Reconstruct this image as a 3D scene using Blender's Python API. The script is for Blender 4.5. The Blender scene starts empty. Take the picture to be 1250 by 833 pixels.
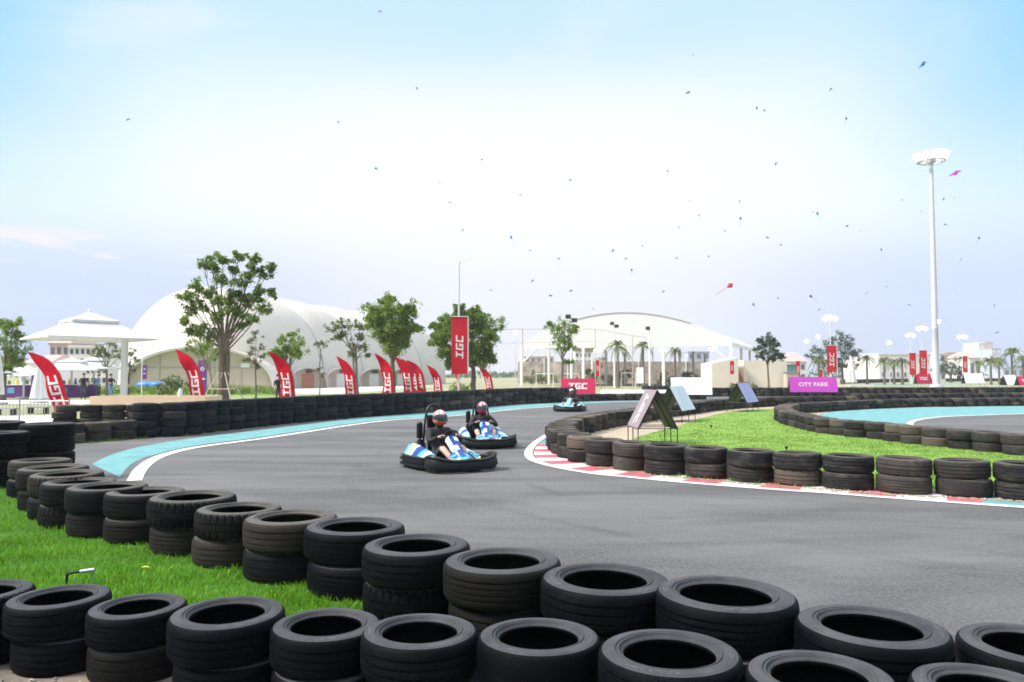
import bpy, math, random
import numpy as np
from mathutils import Vector, Matrix

RND = random.Random(11)
S = bpy.context.scene
COL = S.collection
F, CX, CY, YH, H = 930.0, 625.0, 416.5, 457.0, 1.65
PHI = math.atan((YH - CY) / F)
FWD = Vector((0, math.cos(PHI), math.sin(PHI)))
UPV = Vector((0, -math.sin(PHI), math.cos(PHI)))
rad = math.radians
HAZE = 0.0004


def ray(px, py):
    return Vector((1, 0, 0)) * ((px - CX) / F) - UPV * ((py - CY) / F) + FWD


def P(px, py, z=0.0):
    d = ray(px, py)
    t = (z - H) / d.z
    return Vector((d.x * t, d.y * t, z))


def V(px, py, Y):
    d = ray(px, py)
    t = Y / d.y
    return Vector((d.x * t, Y, H + d.z * t))


# ------------------------------------------------------------------ materials
def mat(name, col, rough=0.6, metal=0.0, var=0.12, vscale=3.0, bump=0.0, bscale=40.0, emit=None, estr=0.0, spec=0.5, dark=None, coat=0.0, trans=0.0, island=0.0, rnd=0.0):
    m = bpy.data.materials.new(name)
    m.use_nodes = True
    N, L = m.node_tree.nodes, m.node_tree.links
    b = N['Principled BSDF']
    b.inputs['Roughness'].default_value = rough
    b.inputs['Metallic'].default_value = metal
    b.inputs['Specular IOR Level'].default_value = spec
    if coat:
        b.inputs['Coat Weight'].default_value = coat
    tc = N.new('ShaderNodeTexCoord')
    nz = N.new('ShaderNodeTexNoise')
    nz.inputs['Scale'].default_value = vscale
    nz.inputs['Detail'].default_value = 6
    nz.inputs['Roughness'].default_value = 0.65
    L.new(tc.outputs['Object'], nz.inputs['Vector'])
    d = dark if dark else tuple(c * (1 - 2.2 * var) for c in col)
    hi = tuple(min(1, c * (1 + 1.2 * var)) for c in col)
    rp = N.new('ShaderNodeValToRGB')
    rp.color_ramp.elements[0].position = 0.3
    rp.color_ramp.elements[1].position = 0.7
    rp.color_ramp.elements[0].color = (*d, 1)
    rp.color_ramp.elements[1].color = (*hi, 1)
    L.new(nz.outputs['Fac'], rp.inputs['Fac'])
    out = rp.outputs['Color']
    if island or rnd:
        hsv = N.new('ShaderNodeHueSaturation')
        mr = N.new('ShaderNodeMapRange')
        a = island or rnd
        mr.inputs['To Min'].default_value = 1 - a
        mr.inputs['To Max'].default_value = 1 + a
        if island:
            g = N.new('ShaderNodeNewGeometry')
            L.new(g.outputs['Random Per Island'], mr.inputs['Value'])
            wn = N.new('ShaderNodeTexWhiteNoise'); wn.noise_dimensions = '1D'
            L.new(g.outputs['Random Per Island'], wn.inputs['W'])
            hr = N.new('ShaderNodeMapRange')
            hr.inputs['To Min'].default_value = .465
            hr.inputs['To Max'].default_value = .515
            L.new(wn.outputs['Value'], hr.inputs['Value'])
            L.new(hr.outputs[0], hsv.inputs['Hue'])
        else:
            g = N.new('ShaderNodeObjectInfo')
            L.new(g.outputs['Random'], mr.inputs['Value'])
        L.new(mr.outputs['Result'], hsv.inputs['Value'])
        L.new(out, hsv.inputs['Color'])
        out = hsv.outputs['Color']
    L.new(out, b.inputs['Base Color'])
    if bump:
        n2 = N.new('ShaderNodeTexNoise')
        n2.inputs['Scale'].default_value = bscale
        n2.inputs['Detail'].default_value = 4
        L.new(tc.outputs['Object'], n2.inputs['Vector'])
        bp = N.new('ShaderNodeBump')
        bp.inputs['Strength'].default_value = bump
        bp.inputs['Distance'].default_value = 0.02
        L.new(n2.outputs['Fac'], bp.inputs['Height'])
        L.new(bp.outputs['Normal'], b.inputs['Normal'])
    if emit:
        b.inputs['Emission Color'].default_value = (*emit, 1)
        b.inputs['Emission Strength'].default_value = estr
    if trans:
        ms = N.new('ShaderNodeMixShader')
        tl = N.new('ShaderNodeBsdfTranslucent')
        L.new(out, tl.inputs['Color'])
        ms.inputs['Fac'].default_value = trans
        L.new(b.outputs[0], ms.inputs[1])
        L.new(tl.outputs[0], ms.inputs[2])
        L.new(ms.outputs[0], N['Material Output'].inputs['Surface'])
    return m


def M_node(N, op, a, b=None, L=None):
    n = N.new('ShaderNodeMath')
    n.operation = op
    for i, x in enumerate((a, b)):
        if x is None:
            continue
        if isinstance(x, (int, float)):
            n.inputs[i].default_value = x
        else:
            L.new(x, n.inputs[i])
    return n.outputs[0]


def rubber(name, island=False, detail=True, ramp=((0.0016, 0.0020, 0.0032), (0.0024, 0.0028, 0.0042), (0.0036, 0.0037, 0.0048), (0.011, 0.0098, 0.0088)), dust_skylight=(0.085, 0.085, 0.092), dmax=.05, side_dust_skylight=1.35, scuff=.36):
    """dusty black tyre rubber, skylight painted on the sidewalls, tread sipes near the shoulders and faint raised marks on the sidewall"""
    m = bpy.data.materials.new(name)
    m.use_nodes = True
    N, L = m.node_tree.nodes, m.node_tree.links
    b = N['Principled BSDF']
    tc = N.new('ShaderNodeTexCoord')
    if island:
        g = N.new('ShaderNodeNewGeometry')
        rv = g.outputs['Random Per Island']
    else:
        g = N.new('ShaderNodeObjectInfo')
        rv = g.outputs['Random']
    rp = N.new('ShaderNodeValToRGB')
    e = rp.color_ramp.elements
    e[0].position, e[0].color = 0.0, (*ramp[0], 1)
    e[1].position, e[1].color = 1.0, (*ramp[3], 1)
    k = e.new(0.55); k.color = (*ramp[1], 1)
    k = e.new(0.85); k.color = (*ramp[2], 1)
    L.new(rv, rp.inputs['Fac'])
    nz = N.new('ShaderNodeTexNoise')
    nz.inputs['Scale'].default_value = 2.2 if not island else 5
    nz.inputs['Detail'].default_value = 8
    nz.inputs['Roughness'].default_value = 0.7
    vm = N.new('ShaderNodeVectorMath'); vm.operation = 'ADD'
    L.new(tc.outputs['Object'], vm.inputs[0])
    cmb = N.new('ShaderNodeCombineXYZ')
    L.new(M_node(N, 'MULTIPLY', rv, 37.0, L), cmb.inputs[0])
    L.new(cmb.outputs[0], vm.inputs[1])
    L.new(vm.outputs[0], nz.inputs['Vector'])
    dr = N.new('ShaderNodeMapRange')
    dr.inputs['From Min'].default_value = 0.48
    dr.inputs['From Max'].default_value = 0.80
    dr.inputs['To Max'].default_value = dmax
    L.new(nz.outputs['Fac'], dr.inputs['Value'])
    mx = N.new('ShaderNodeMix'); mx.data_type = 'RGBA'
    L.new(dr.outputs[0], mx.inputs['Factor'])
    L.new(rp.outputs['Color'], mx.inputs['A'])
    mx.inputs['B'].default_value = (*dust_skylight, 1)
    L.new(mx.outputs['Result'], b.inputs['Base Color'])
    rr = N.new('ShaderNodeMapRange')
    rr.inputs['To Min'].default_value = 0.40
    rr.inputs['To Max'].default_value = 0.66
    L.new(nz.outputs['Fac'], rr.inputs['Value'])
    L.new(rr.outputs[0], b.inputs['Roughness'])
    b.inputs['Specular IOR Level'].default_value = 0.055
    if detail:
        sp = N.new('ShaderNodeSeparateXYZ')
        L.new(tc.outputs['Object'], sp.inputs[0])
        ang = M_node(N, 'ARCTAN2', sp.outputs[1], sp.outputs[0], L)
        r2 = M_node(N, 'ADD', M_node(N, 'MULTIPLY', sp.outputs[0], sp.outputs[0], L), M_node(N, 'MULTIPLY', sp.outputs[1], sp.outputs[1], L), L)
        r = M_node(N, 'SQRT', r2, None, L)
        # sipes: outer radius only
        sip = M_node(N, 'GREATER_THAN', M_node(N, 'SINE', M_node(N, 'MULTIPLY', ang, 76.0, L), None, L), 0.55, L)
        outer = M_node(N, 'GREATER_THAN', r, 0.482, L)
        edge = M_node(N, 'GREATER_THAN', M_node(N, 'ABSOLUTE', M_node(N, 'SUBTRACT', sp.outputs[2], 0.5, L), None, L), 0.24, L)
        s1 = M_node(N, 'MULTIPLY', M_node(N, 'MULTIPLY', sip, outer, L), edge, L)
        # raised sidewall marks in a ring
        c2 = N.new('ShaderNodeCombineXYZ')
        L.new(M_node(N, 'MULTIPLY', ang, 11.0, L), c2.inputs[0])
        L.new(M_node(N, 'MULTIPLY', r, 60.0, L), c2.inputs[1])
        L.new(M_node(N, 'MULTIPLY', rv, 51.0, L), c2.inputs[2])
        n3 = N.new('ShaderNodeTexNoise'); n3.inputs['Scale'].default_value = 1.0; n3.inputs['Detail'].default_value = 1
        L.new(c2.outputs[0], n3.inputs['Vector'])
        ring = M_node(N, 'MULTIPLY', M_node(N, 'GREATER_THAN', r, 0.405, L), M_node(N, 'LESS_THAN', r, 0.438, L), L)
        sec = M_node(N, 'GREATER_THAN', M_node(N, 'SINE', M_node(N, 'MULTIPLY', ang, 3.0, L), None, L), 0.25, L)
        s2 = M_node(N, 'MULTIPLY', M_node(N, 'MULTIPLY', M_node(N, 'GREATER_THAN', n3.outputs['Fac'], 0.52, L), ring, L), sec, L)
        n4 = N.new('ShaderNodeTexNoise'); n4.inputs['Scale'].default_value = 60; n4.inputs['Detail'].default_value = 3
        L.new(vm.outputs[0], n4.inputs['Vector'])
        hh = M_node(N, 'ADD', M_node(N, 'SUBTRACT', M_node(N, 'MULTIPLY', s2, 0.5, L), s1, L), M_node(N, 'MULTIPLY', n4.outputs['Fac'], 0.35, L), L)
        bp = N.new('ShaderNodeBump')
        bp.inputs['Strength'].default_value = 0.8
        bp.inputs['Distance'].default_value = 0.014
        wear = M_node(N, 'MULTIPLY', M_node(N, 'ADD', M_node(N, 'MULTIPLY', M_node(N, 'MULTIPLY', rv, rv, L), .9, L), .12, L), scuff, L)
        # circumferential scuffs and dust in the raised marks
        c5 = N.new('ShaderNodeCombineXYZ')
        L.new(M_node(N, 'MULTIPLY', ang, 1.6, L), c5.inputs[0])
        L.new(M_node(N, 'MULTIPLY', sp.outputs[2], 34.0, L), c5.inputs[1])
        L.new(M_node(N, 'ADD', M_node(N, 'MULTIPLY', r, 40.0, L), M_node(N, 'MULTIPLY', rv, 91.0, L), L), c5.inputs[2])
        n5 = N.new('ShaderNodeTexNoise'); n5.inputs['Scale'].default_value = 1.0; n5.inputs['Detail'].default_value = 7; n5.inputs['Roughness'].default_value = .75
        L.new(c5.outputs[0], n5.inputs['Vector'])
        sc5 = N.new('ShaderNodeMapRange')
        sc5.inputs['From Min'].default_value = .52
        sc5.inputs['From Max'].default_value = .78
        sc5.inputs['To Max'].default_value = .55
        L.new(n5.outputs['Fac'], sc5.inputs['Value'])
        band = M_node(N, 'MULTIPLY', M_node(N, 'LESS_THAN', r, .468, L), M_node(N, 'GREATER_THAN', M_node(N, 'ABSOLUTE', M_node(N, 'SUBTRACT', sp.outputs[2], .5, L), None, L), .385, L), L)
        sw = M_node(N, 'MULTIPLY', band, M_node(N, 'MULTIPLY', nz.outputs['Fac'], side_dust_skylight, L), L)  # sky light on the tyre tops painted in as a pale dusty sidewall tint
        mk = M_node(N, 'MAXIMUM', M_node(N, 'MAXIMUM', M_node(N, 'MULTIPLY', sc5.outputs[0], wear, L), sw, L), M_node(N, 'MULTIPLY', s2, side_dust_skylight * 1.15, L), L)
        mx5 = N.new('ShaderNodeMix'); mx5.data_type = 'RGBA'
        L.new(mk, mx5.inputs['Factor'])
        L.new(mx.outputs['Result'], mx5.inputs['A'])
        mx5.inputs['B'].default_value = (*dust_skylight, 1)
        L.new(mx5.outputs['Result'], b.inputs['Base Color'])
        L.new(hh, bp.inputs['Height'])
        L.new(bp.outputs['Normal'], b.inputs['Normal'])
    return m


def ground_mat(name, c1, c2, c3, s1=0.35, s2=60, stretch=(1, 1, 1), rough=0.85, bump=0.35, speck=0.0, spec=0.4, p=(0.35, 0.65)):
    m = bpy.data.materials.new(name)
    m.use_nodes = True
    N, L = m.node_tree.nodes, m.node_tree.links
    b = N['Principled BSDF']
    b.inputs['Roughness'].default_value = rough
    b.inputs['Specular IOR Level'].default_value = spec
    tc = N.new('ShaderNodeTexCoord')
    mp = N.new('ShaderNodeMapping')
    mp.inputs['Scale'].default_value = stretch
    L.new(tc.outputs['Object'], mp.inputs['Vector'])
    nz = N.new('ShaderNodeTexNoise')
    nz.inputs['Scale'].default_value = s1
    nz.inputs['Detail'].default_value = 9
    nz.inputs['Roughness'].default_value = 0.68
    nz.inputs['Distortion'].default_value = 0.6
    L.new(mp.outputs[0], nz.inputs['Vector'])
    rp = N.new('ShaderNodeValToRGB')
    e = rp.color_ramp.elements
    e[0].position, e[0].color = p[0], (*c1, 1)
    e[1].position, e[1].color = p[1], (*c2, 1)
    L.new(nz.outputs['Fac'], rp.inputs['Fac'])
    n2 = N.new('ShaderNodeTexNoise')
    n2.inputs['Scale'].default_value = s2
    n2.inputs['Detail'].default_value = 5
    n2.inputs['Roughness'].default_value = 0.8
    L.new(tc.outputs['Object'], n2.inputs['Vector'])
    mr = N.new('ShaderNodeMapRange')
    mr.inputs['From Min'].default_value = 0.42
    mr.inputs['From Max'].default_value = 0.75
    mr.inputs['To Max'].default_value = 0.55 + speck
    L.new(n2.outputs['Fac'], mr.inputs['Value'])
    mx = N.new('ShaderNodeMix'); mx.data_type = 'RGBA'
    L.new(mr.outputs[0], mx.inputs['Factor'])
    L.new(rp.outputs['Color'], mx.inputs['A'])
    mx.inputs['B'].default_value = (*c3, 1)
    L.new(mx.outputs['Result'], b.inputs['Base Color'])
    bp = N.new('ShaderNodeBump')
    bp.inputs['Strength'].default_value = bump
    bp.inputs['Distance'].default_value = 0.01
    L.new(n2.outputs['Fac'], bp.inputs['Height'])
    L.new(bp.outputs['Normal'], b.inputs['Normal'])
    return m


MT = {}
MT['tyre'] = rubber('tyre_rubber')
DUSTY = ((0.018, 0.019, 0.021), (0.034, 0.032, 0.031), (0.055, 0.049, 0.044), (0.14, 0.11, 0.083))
MT['tyre_dusty'] = rubber('tyre_rubber_dusty', ramp=DUSTY, dust_skylight=(0.17, 0.145, 0.12), dmax=.6, side_dust_skylight=.6, scuff=1.0)
MT['tyre_worn'] = rubber('tyre_rubber_worn', ramp=((0.004, 0.0045, 0.006), (0.007, 0.0072, 0.008), (0.014, 0.013, 0.012), (0.040, 0.033, 0.027)), dust_skylight=(0.115, 0.105, 0.095), dmax=.16, side_dust_skylight=1.5, scuff=.6)
MT['tyre_wall'] = rubber('tyre_rubber_wall', ramp=((0.008, 0.013, 0.017), (0.013, 0.019, 0.023), (0.02, 0.025, 0.027), (0.05, 0.044, 0.038)), dust_skylight=(0.07, 0.068, 0.064), dmax=.5, side_dust_skylight=.6, scuff=1.0)
MT['tyre_far'] = rubber('tyre_rubber_far', island=True, detail=False, ramp=DUSTY, dust_skylight=(0.11, 0.095, 0.08), dmax=.5)
MT['kart_tyre'] = rubber('kart_tyre_rubber', detail=False)
MT['asphalt'] = ground_mat('track_asphalt', (0.068, 0.066, 0.070), (0.138, 0.133, 0.135), (0.20, 0.192, 0.188), 0.55, 30, (0.4, 1.5, 1), 0.85, 1.0, speck=.3, spec=0.22, p=(0.40, 0.63))
MT['asphalt_old'] = ground_mat('old_asphalt', (0.05, 0.05, 0.055), (0.09, 0.09, 0.095), (0.12, 0.12, 0.12), 1.2, 70, bump=0.6)
MT['turq'] = mat('turquoise_paint', (0.125, 0.305, 0.315), 0.85, var=0.13, vscale=2.2, bump=0.2, bscale=90)
MT['white_paint'] = mat('white_road_paint', (0.62, 0.61, 0.60), 0.7, var=0.12, vscale=5, bump=0.2, bscale=90)
MT['red_paint'] = mat('red_road_paint', (0.52, 0.10, 0.135), 0.7, var=0.16, vscale=5, bump=0.2, bscale=90)
MT['lawn'] = ground_mat('mown_lawn', (0.15, 0.27, 0.045), (0.19, 0.31, 0.06), (0.22, 0.31, 0.08), 0.7, 30, (0.7, 1.6, 1), 0.9, 0.8, spec=0.15)
MT['turf'] = ground_mat('rough_turf', (0.030, 0.10, 0.008), (0.055, 0.16, 0.012), (0.07, 0.17, 0.02), 2.0, 50, (1, 1, 1), 0.9, 0.8, spec=0.15)
MT['blade'] = mat('grass_blade', (0.135, 0.34, 0.018), 0.5, var=0.16, vscale=1.1, island=0.4, trans=0.35, spec=0.2)
MT['blade_lawn'] = mat('lawn_blade', (0.17, 0.30, 0.055), 0.6, var=0.12, vscale=0.45, island=0.12, trans=0.3, spec=0.15)
MT['sand'] = ground_mat('sandy_soil', (0.30, 0.235, 0.17), (0.44, 0.36, 0.27), (0.34, 0.27, 0.20), 2.0, 60, bump=0.8)
MT['dirt'] = ground_mat('gravelly_dirt', (0.11, 0.09, 0.07), (0.24, 0.19, 0.15), (0.30, 0.26, 0.22), 3.0, 40, bump=1.0)
MT['plain'] = ground_mat('dry_grass_plain', (0.17, 0.19, 0.09), (0.32, 0.29, 0.18), (0.36, 0.35, 0.22), 0.08, 8, bump=0.3)
MT['concrete'] = ground_mat('pale_pavement', (0.50, 0.47, 0.46), (0.62, 0.59, 0.58), (0.55, 0.52, 0.5), 0.6, 30, bump=0.15)
MT['stone'] = mat('gravel_stone', (0.28, 0.25, 0.23), 0.8, var=0.2, vscale=20, island=0.4)
MT['white'] = mat('white_metal', (0.80, 0.80, 0.79), 0.45, var=0.03, vscale=2)
MT['fabric'] = mat('white_canvas', (0.82, 0.82, 0.82), 0.8, var=0.02, vscale=1.5, trans=0.3)
MT['membrane'] = mat('white_membrane', (0.60, 0.545, 0.485), 0.55, var=0.05, vscale=0.25)
MT['membrane_trim'] = mat('membrane_seam', (0.40, 0.39, 0.40), 0.6, var=0.03)
MT['cream'] = mat('cream_render', (0.76, 0.68, 0.58), 0.8, var=0.04, vscale=0.5)
MT['cream_dark'] = mat('beige_panel', (0.56, 0.46, 0.38), 0.8, var=0.05, vscale=0.8)
MT['beige'] = mat('beige_planter', (0.72, 0.53, 0.38), 0.8, var=0.05, vscale=1.0, bump=0.15, bscale=25)
MT['brick'] = mat('terracotta_stair', (0.50, 0.20, 0.12), 0.8, var=0.1)
MT['black'] = mat('black_plastic', (0.007, 0.0075, 0.009), 0.42, var=0.3, vscale=9, bump=0.15, bscale=40, spec=.28)
MT['black_steel'] = mat('black_steel', (0.02, 0.02, 0.022), 0.45, metal=0.3, var=0.1)
MT['grey_steel'] = mat('grey_steel', (0.45, 0.46, 0.47), 0.4, metal=0.7, var=0.06)
MT['galv'] = mat('galvanised_pole', (0.66, 0.67, 0.68), 0.45, metal=0.25, var=0.06, vscale=4)
MT['dark'] = mat('dark_opening', (0.04, 0.045, 0.05), 0.5)
MT['glass'] = mat('window_glass', (0.10, 0.12, 0.15), 0.12, spec=0.8, var=0.1)
MT['blue'] = mat('blue_bodywork', (0.012, 0.05, 0.27), 0.35, coat=0.08, spec=.3, var=0.1)
MT['aqua'] = mat('aqua_bodywork', (0.07, 0.36, 0.44), 0.35, coat=0.08, spec=.3, var=0.1)
MT['sky_blue'] = mat('pale_blue_bodywork', (0.16, 0.42, 0.62), 0.35, coat=0.08, spec=.3, var=0.06)
MT['yellow'] = mat('yellow_decal', (0.72, 0.55, 0.12), 0.35, var=0.08)
MT['decal'] = mat('white_decal', (0.78, 0.80, 0.84), 0.35, var=0.04)
MT['red'] = mat('red_cloth', (0.52, 0.004, 0.022), 0.8, spec=.15, var=0.08, vscale=3, trans=0.25)
MT['red_banner'] = mat('red_vinyl', (0.55, 0.012, 0.03), 0.6, spec=.2, var=0.05, vscale=2, trans=0.15)
MT['red_board'] = mat('crimson_board', (0.44, 0.016, 0.07), 0.6, spec=.2, var=0.05)
MT['letter'] = mat('white_lettering', (0.82, 0.82, 0.82), 0.6, var=0.02, trans=0.2)
MT['purple'] = mat('purple_print', (0.16, 0.035, 0.26), 0.6, var=0.15)
MT['magenta'] = mat('magenta_board', (0.56, 0.05, 0.38), 0.5, var=0.1, vscale=0.5, dark=(0.36, 0.05, 0.42))
MT['mauve'] = mat('mauve_board', (0.26, 0.205, 0.22), 0.5, var=0.05)
MT['ice'] = mat('pale_board', (0.68, 0.72, 0.79), 0.45, var=0.06, vscale=1.5)
MT['violet'] = mat('violet_board', (0.42, 0.35, 0.62), 0.5, var=0.1, vscale=1.3, dark=(0.30, 0.36, 0.60))
MT['green_back'] = mat('dark_green_backing', (0.045, 0.075, 0.035), 0.6, var=0.15, vscale=4)
MT['bark'] = mat('bark', (0.16, 0.12, 0.09), 0.9, var=0.2, vscale=8, bump=0.8, bscale=25)
MT['bark_pale'] = mat('pale_bark', (0.27, 0.23, 0.18), 0.9, var=0.2, vscale=8, bump=0.6, bscale=25)
MT['leaf'] = mat('leaf_green', (0.165, 0.275, 0.044), 0.55, var=0.1, vscale=0.7, island=0.4, trans=0.5, spec=0.3)
MT['leaf_light'] = mat('leaf_light_green', (0.20, 0.32, 0.048), 0.55, var=0.1, vscale=0.7, island=0.4, trans=0.5, spec=0.3)
MT['leaf_dark'] = mat('leaf_dark_green', (0.050, 0.105, 0.045), 0.5, var=0.18, vscale=0.7, island=0.5, trans=0.3, spec=0.3)
MT['leaf_olive'] = mat('leaf_olive', (0.18, 0.225, 0.09), 0.6, var=0.15, vscale=0.7, island=0.4, trans=0.3, spec=0.2)
MT['skin'] = mat('skin', (0.52, 0.32, 0.24), 0.5, var=0.05)
MT['shirt'] = mat('black_shirt', (0.016, 0.015, 0.02), 0.8, var=0.2, vscale=9)
MT['shirt_blue'] = mat('blue_shirt', (0.12, 0.25, 0.48), 0.8, var=0.1)
MT['shirt_white'] = mat('pale_shirt', (0.6, 0.6, 0.62), 0.8, var=0.1)
MT['trousers'] = mat('charcoal_trousers', (0.05, 0.05, 0.055), 0.8, var=0.15)
MT['hair'] = mat('black_hair', (0.012, 0.01, 0.01), 0.5)
MT['hel_orange'] = mat('orange_shell', (0.70, 0.16, 0.06), 0.25, coat=0.6, var=0.05)
MT['hel_pink'] = mat('salmon_shell', (0.70, 0.24, 0.19), 0.25, coat=0.6, var=0.05)
MT['hel_red'] = mat('red_shell', (0.60, 0.035, 0.06), 0.25, coat=0.6, var=0.05)
MT['hel_white'] = mat('white_shell', (0.75, 0.74, 0.75), 0.25, coat=0.6, var=0.04)
MT['visor'] = mat('smoked_visor', (0.02, 0.022, 0.026), 0.1, spec=0.8, coat=0.5)
MT['rim'] = mat('pale_rim', (0.4, 0.4, 0.42), 0.35, metal=0.6)
MT['kite_blue'] = mat('blue_kite_cloth', (0.04, 0.26, 0.50), 0.6, rnd=0.35, trans=.5)
MT['kite_grey'] = mat('grey_kite_cloth', (0.14, 0.20, 0.25), 0.6, rnd=0.5)
MT['kite_red'] = mat('red_kite_cloth', (0.65, 0.04, 0.08), 0.6)
MT['kite_purple'] = mat('purple_kite_cloth', (0.55, 0.10, 0.62), 0.6, trans=.5)
MT['far_white'] = mat('pale_facade', (0.72, 0.69, 0.68), 0.8, var=0.05, vscale=0.2)
MT['far_blue'] = mat('bluish_facade', (0.42, 0.45, 0.58), 0.8, var=0.05, vscale=0.2)
MT['far_pink'] = mat('pinkish_facade', (0.62, 0.48, 0.46), 0.8, var=0.06, vscale=0.2)
MT['roof_red'] = mat('faded_red_roof', (0.46, 0.33, 0.31), 0.8, var=0.08)
MT['rust'] = mat('rusty_netting', (0.52, 0.43, 0.39), 0.9, var=0.28, vscale=0.5)
MT['teal'] = mat('teal_panel', (0.10, 0.26, 0.26), 0.7, var=0.15)
MT['lamp'] = mat('lit_lamp', (0.9, 0.9, 0.85), 0.3, emit=(1.0, 0.97, 0.90), estr=14)
MT['lamp_warm'] = mat('lit_warm_lamp', (0.9, 0.8, 0.5), 0.3, emit=(1.0, 0.80, 0.45), estr=3)
MT['blue_plastic'] = mat('blue_plastic', (0.04, 0.18, 0.55), 0.5)
MT['plank'] = mat('bare_pole_wood', (0.55, 0.47, 0.38), 0.8)


# ------------------------------------------------------------------ mesh builder
class MB:
    def __init__(self):
        self.v, self.f, self.m = [], [], []

    def add(self, vs, fs, mi=0, M=None):
        o = len(self.v)
        for p in vs:
            p = Vector(p)
            if M is not None:
                p = M @ p
            self.v.append(tuple(p))
        for f in fs:
            self.f.append(tuple(i + o for i in f))
            self.m.append(mi)
        return self

    def box(self, c, s, mi=0, M=None, rz=0.0, rx=0.0, ry=0.0):
        hx, hy, hz = s[0] / 2, s[1] / 2, s[2] / 2
        T = Matrix.Translation(Vector(c)) @ Matrix.Rotation(rz, 4, 'Z') @ Matrix.Rotation(ry, 4, 'Y') @ Matrix.Rotation(rx, 4, 'X')
        if M is not None:
            T = M @ T
        vs = [(x, y, z) for x in (-hx, hx) for y in (-hy, hy) for z in (-hz, hz)]
        fs = [(0, 1, 3, 2), (4, 6, 7, 5), (0, 4, 5, 1), (2, 3, 7, 6), (0, 2, 6, 4), (1, 5, 7, 3)]
        return self.add(vs, fs, mi, T)

    def tube(self, pts, r, seg=8, mi=0, M=None, closed=False):
        pts = [Vector(p) for p in pts]
        n = len(pts)
        rs = r if isinstance(r, (list, tuple)) else [r] * n
        vs, fs = [], []
        prev = None
        for i, p in enumerate(pts):
            if closed:
                t = pts[(i + 1) % n] - pts[i - 1]
            else:
                t = pts[min(i + 1, n - 1)] - pts[max(i - 1, 0)]
            t = t.normalized() if t.length > 1e-9 else Vector((0, 0, 1))
            if prev is None:
                a = Vector((0, 0, 1)) if abs(t.z) < 0.9 else Vector((1, 0, 0))
                u = t.cross(a).normalized()
            else:
                u = (prev - t * prev.dot(t))
                u = u.normalized() if u.length > 1e-6 else t.orthogonal().normalized()
            prev = u
            w = t.cross(u)
            for k in range(seg):
                a = 2 * math.pi * k / seg
                vs.append(p + (u * math.cos(a) + w * math.sin(a)) * rs[i])
        for i in range(n if closed else n - 1):
            j = (i + 1) % n
            for k in range(seg):
                k2 = (k + 1) % seg
                fs.append((i * seg + k, i * seg + k2, j * seg + k2, j * seg + k))
        if not closed:
            fs.append(tuple(reversed(range(seg))))
            fs.append(tuple((n - 1) * seg + k for k in range(seg)))
        return self.add(vs, fs, mi, M)

    def lathe(self, prof, seg=32, mi=0, M=None, closed=False, mats=None):
        n = len(prof)
        vs = [(r * math.cos(2 * math.pi * k / seg), r * math.sin(2 * math.pi * k / seg), z) for k in range(seg) for (r, z) in prof]
        for k in range(seg):
            pass
        o = len(self.v)
        self.add(vs, [], mi, M)
        for k in range(seg):
            k2 = (k + 1) % seg
            for i in range(n if closed else n - 1):
                j = (i + 1) % n
                self.f.append((o + k * n + i, o + k2 * n + i, o + k2 * n + j, o + k * n + j))
                self.m.append(mats[i] if mats else mi)
        return self

    def ell(self, c, r, mi=0, nu=14, nv=8, M=None):
        T = Matrix.Translation(Vector(c)) @ Matrix.Diagonal((r[0], r[1], r[2], 1))
        if M is not None:
            T = M @ T
        vs = [(0, 0, -1)] + [(math.cos(-math.pi / 2 + math.pi * j / nv) * math.cos(2 * math.pi * i / nu), math.cos(-math.pi / 2 + math.pi * j / nv) * math.sin(2 * math.pi * i / nu), math.sin(-math.pi / 2 + math.pi * j / nv)) for j in range(1, nv) for i in range(nu)] + [(0, 0, 1)]
        fs = []
        for i in range(nu):
            i2 = (i + 1) % nu
            fs.append((0, 1 + i2, 1 + i))
            for j in range(nv - 2):
                a = 1 + j * nu
                fs.append((a + i, a + i2, a + nu + i2, a + nu + i))
            fs.append((1 + (nv - 2) * nu + i, 1 + (nv - 2) * nu + i2, len(vs) - 1))
        return self.add(vs, fs, mi, T)

    def prism(self, poly, t, mi=0, M=None):
        """polygon in local XZ, thickness t along Y, centred"""
        n = len(poly)
        vs = [(x, -t / 2, z) for x, z in poly] + [(x, t / 2, z) for x, z in poly]
        fs = [tuple(range(n)), tuple(reversed(range(n, 2 * n)))]
        fs += [(i, i + n, (i + 1) % n + n, (i + 1) % n) for i in range(n)]
        return self.add(vs, fs, mi, M)

    def grid(self, rows, mi=0, M=None, mats=None, flip=False):
        """rows: list of equal-length point lists"""
        n = len(rows[0])
        o = len(self.v)
        self.add([p for r in rows for p in r], [], mi, M)
        for i in range(len(rows) - 1):
            for j in range(n - 1):
                q = (o + i * n + j, o + i * n + j + 1, o + (i + 1) * n + j + 1, o + (i + 1) * n + j)
                self.f.append(tuple(reversed(q)) if flip else q)
                self.m.append(mats(i, j) if mats else mi)
        return self

    def mesh(self, name, mats, smooth=True, angle=38):
        me = bpy.data.meshes.new(name)
        me.from_pydata(self.v, [], self.f)
        for k in (mats if isinstance(mats, (list, tuple)) else [mats]):
            me.materials.append(MT[k] if isinstance(k, str) else k)
        me.polygons.foreach_set('material_index', self.m)
        if smooth:
            me.polygons.foreach_set('use_smooth', [True] * len(self.f))
            me.set_sharp_from_angle(angle=rad(angle))
        me.update()
        return me

    def build(self, name, mats, parent=None, loc=None, rot=None, smooth=True, angle=38):
        return obj(name, self.mesh(name, mats, smooth, angle), parent, loc, rot)


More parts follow.
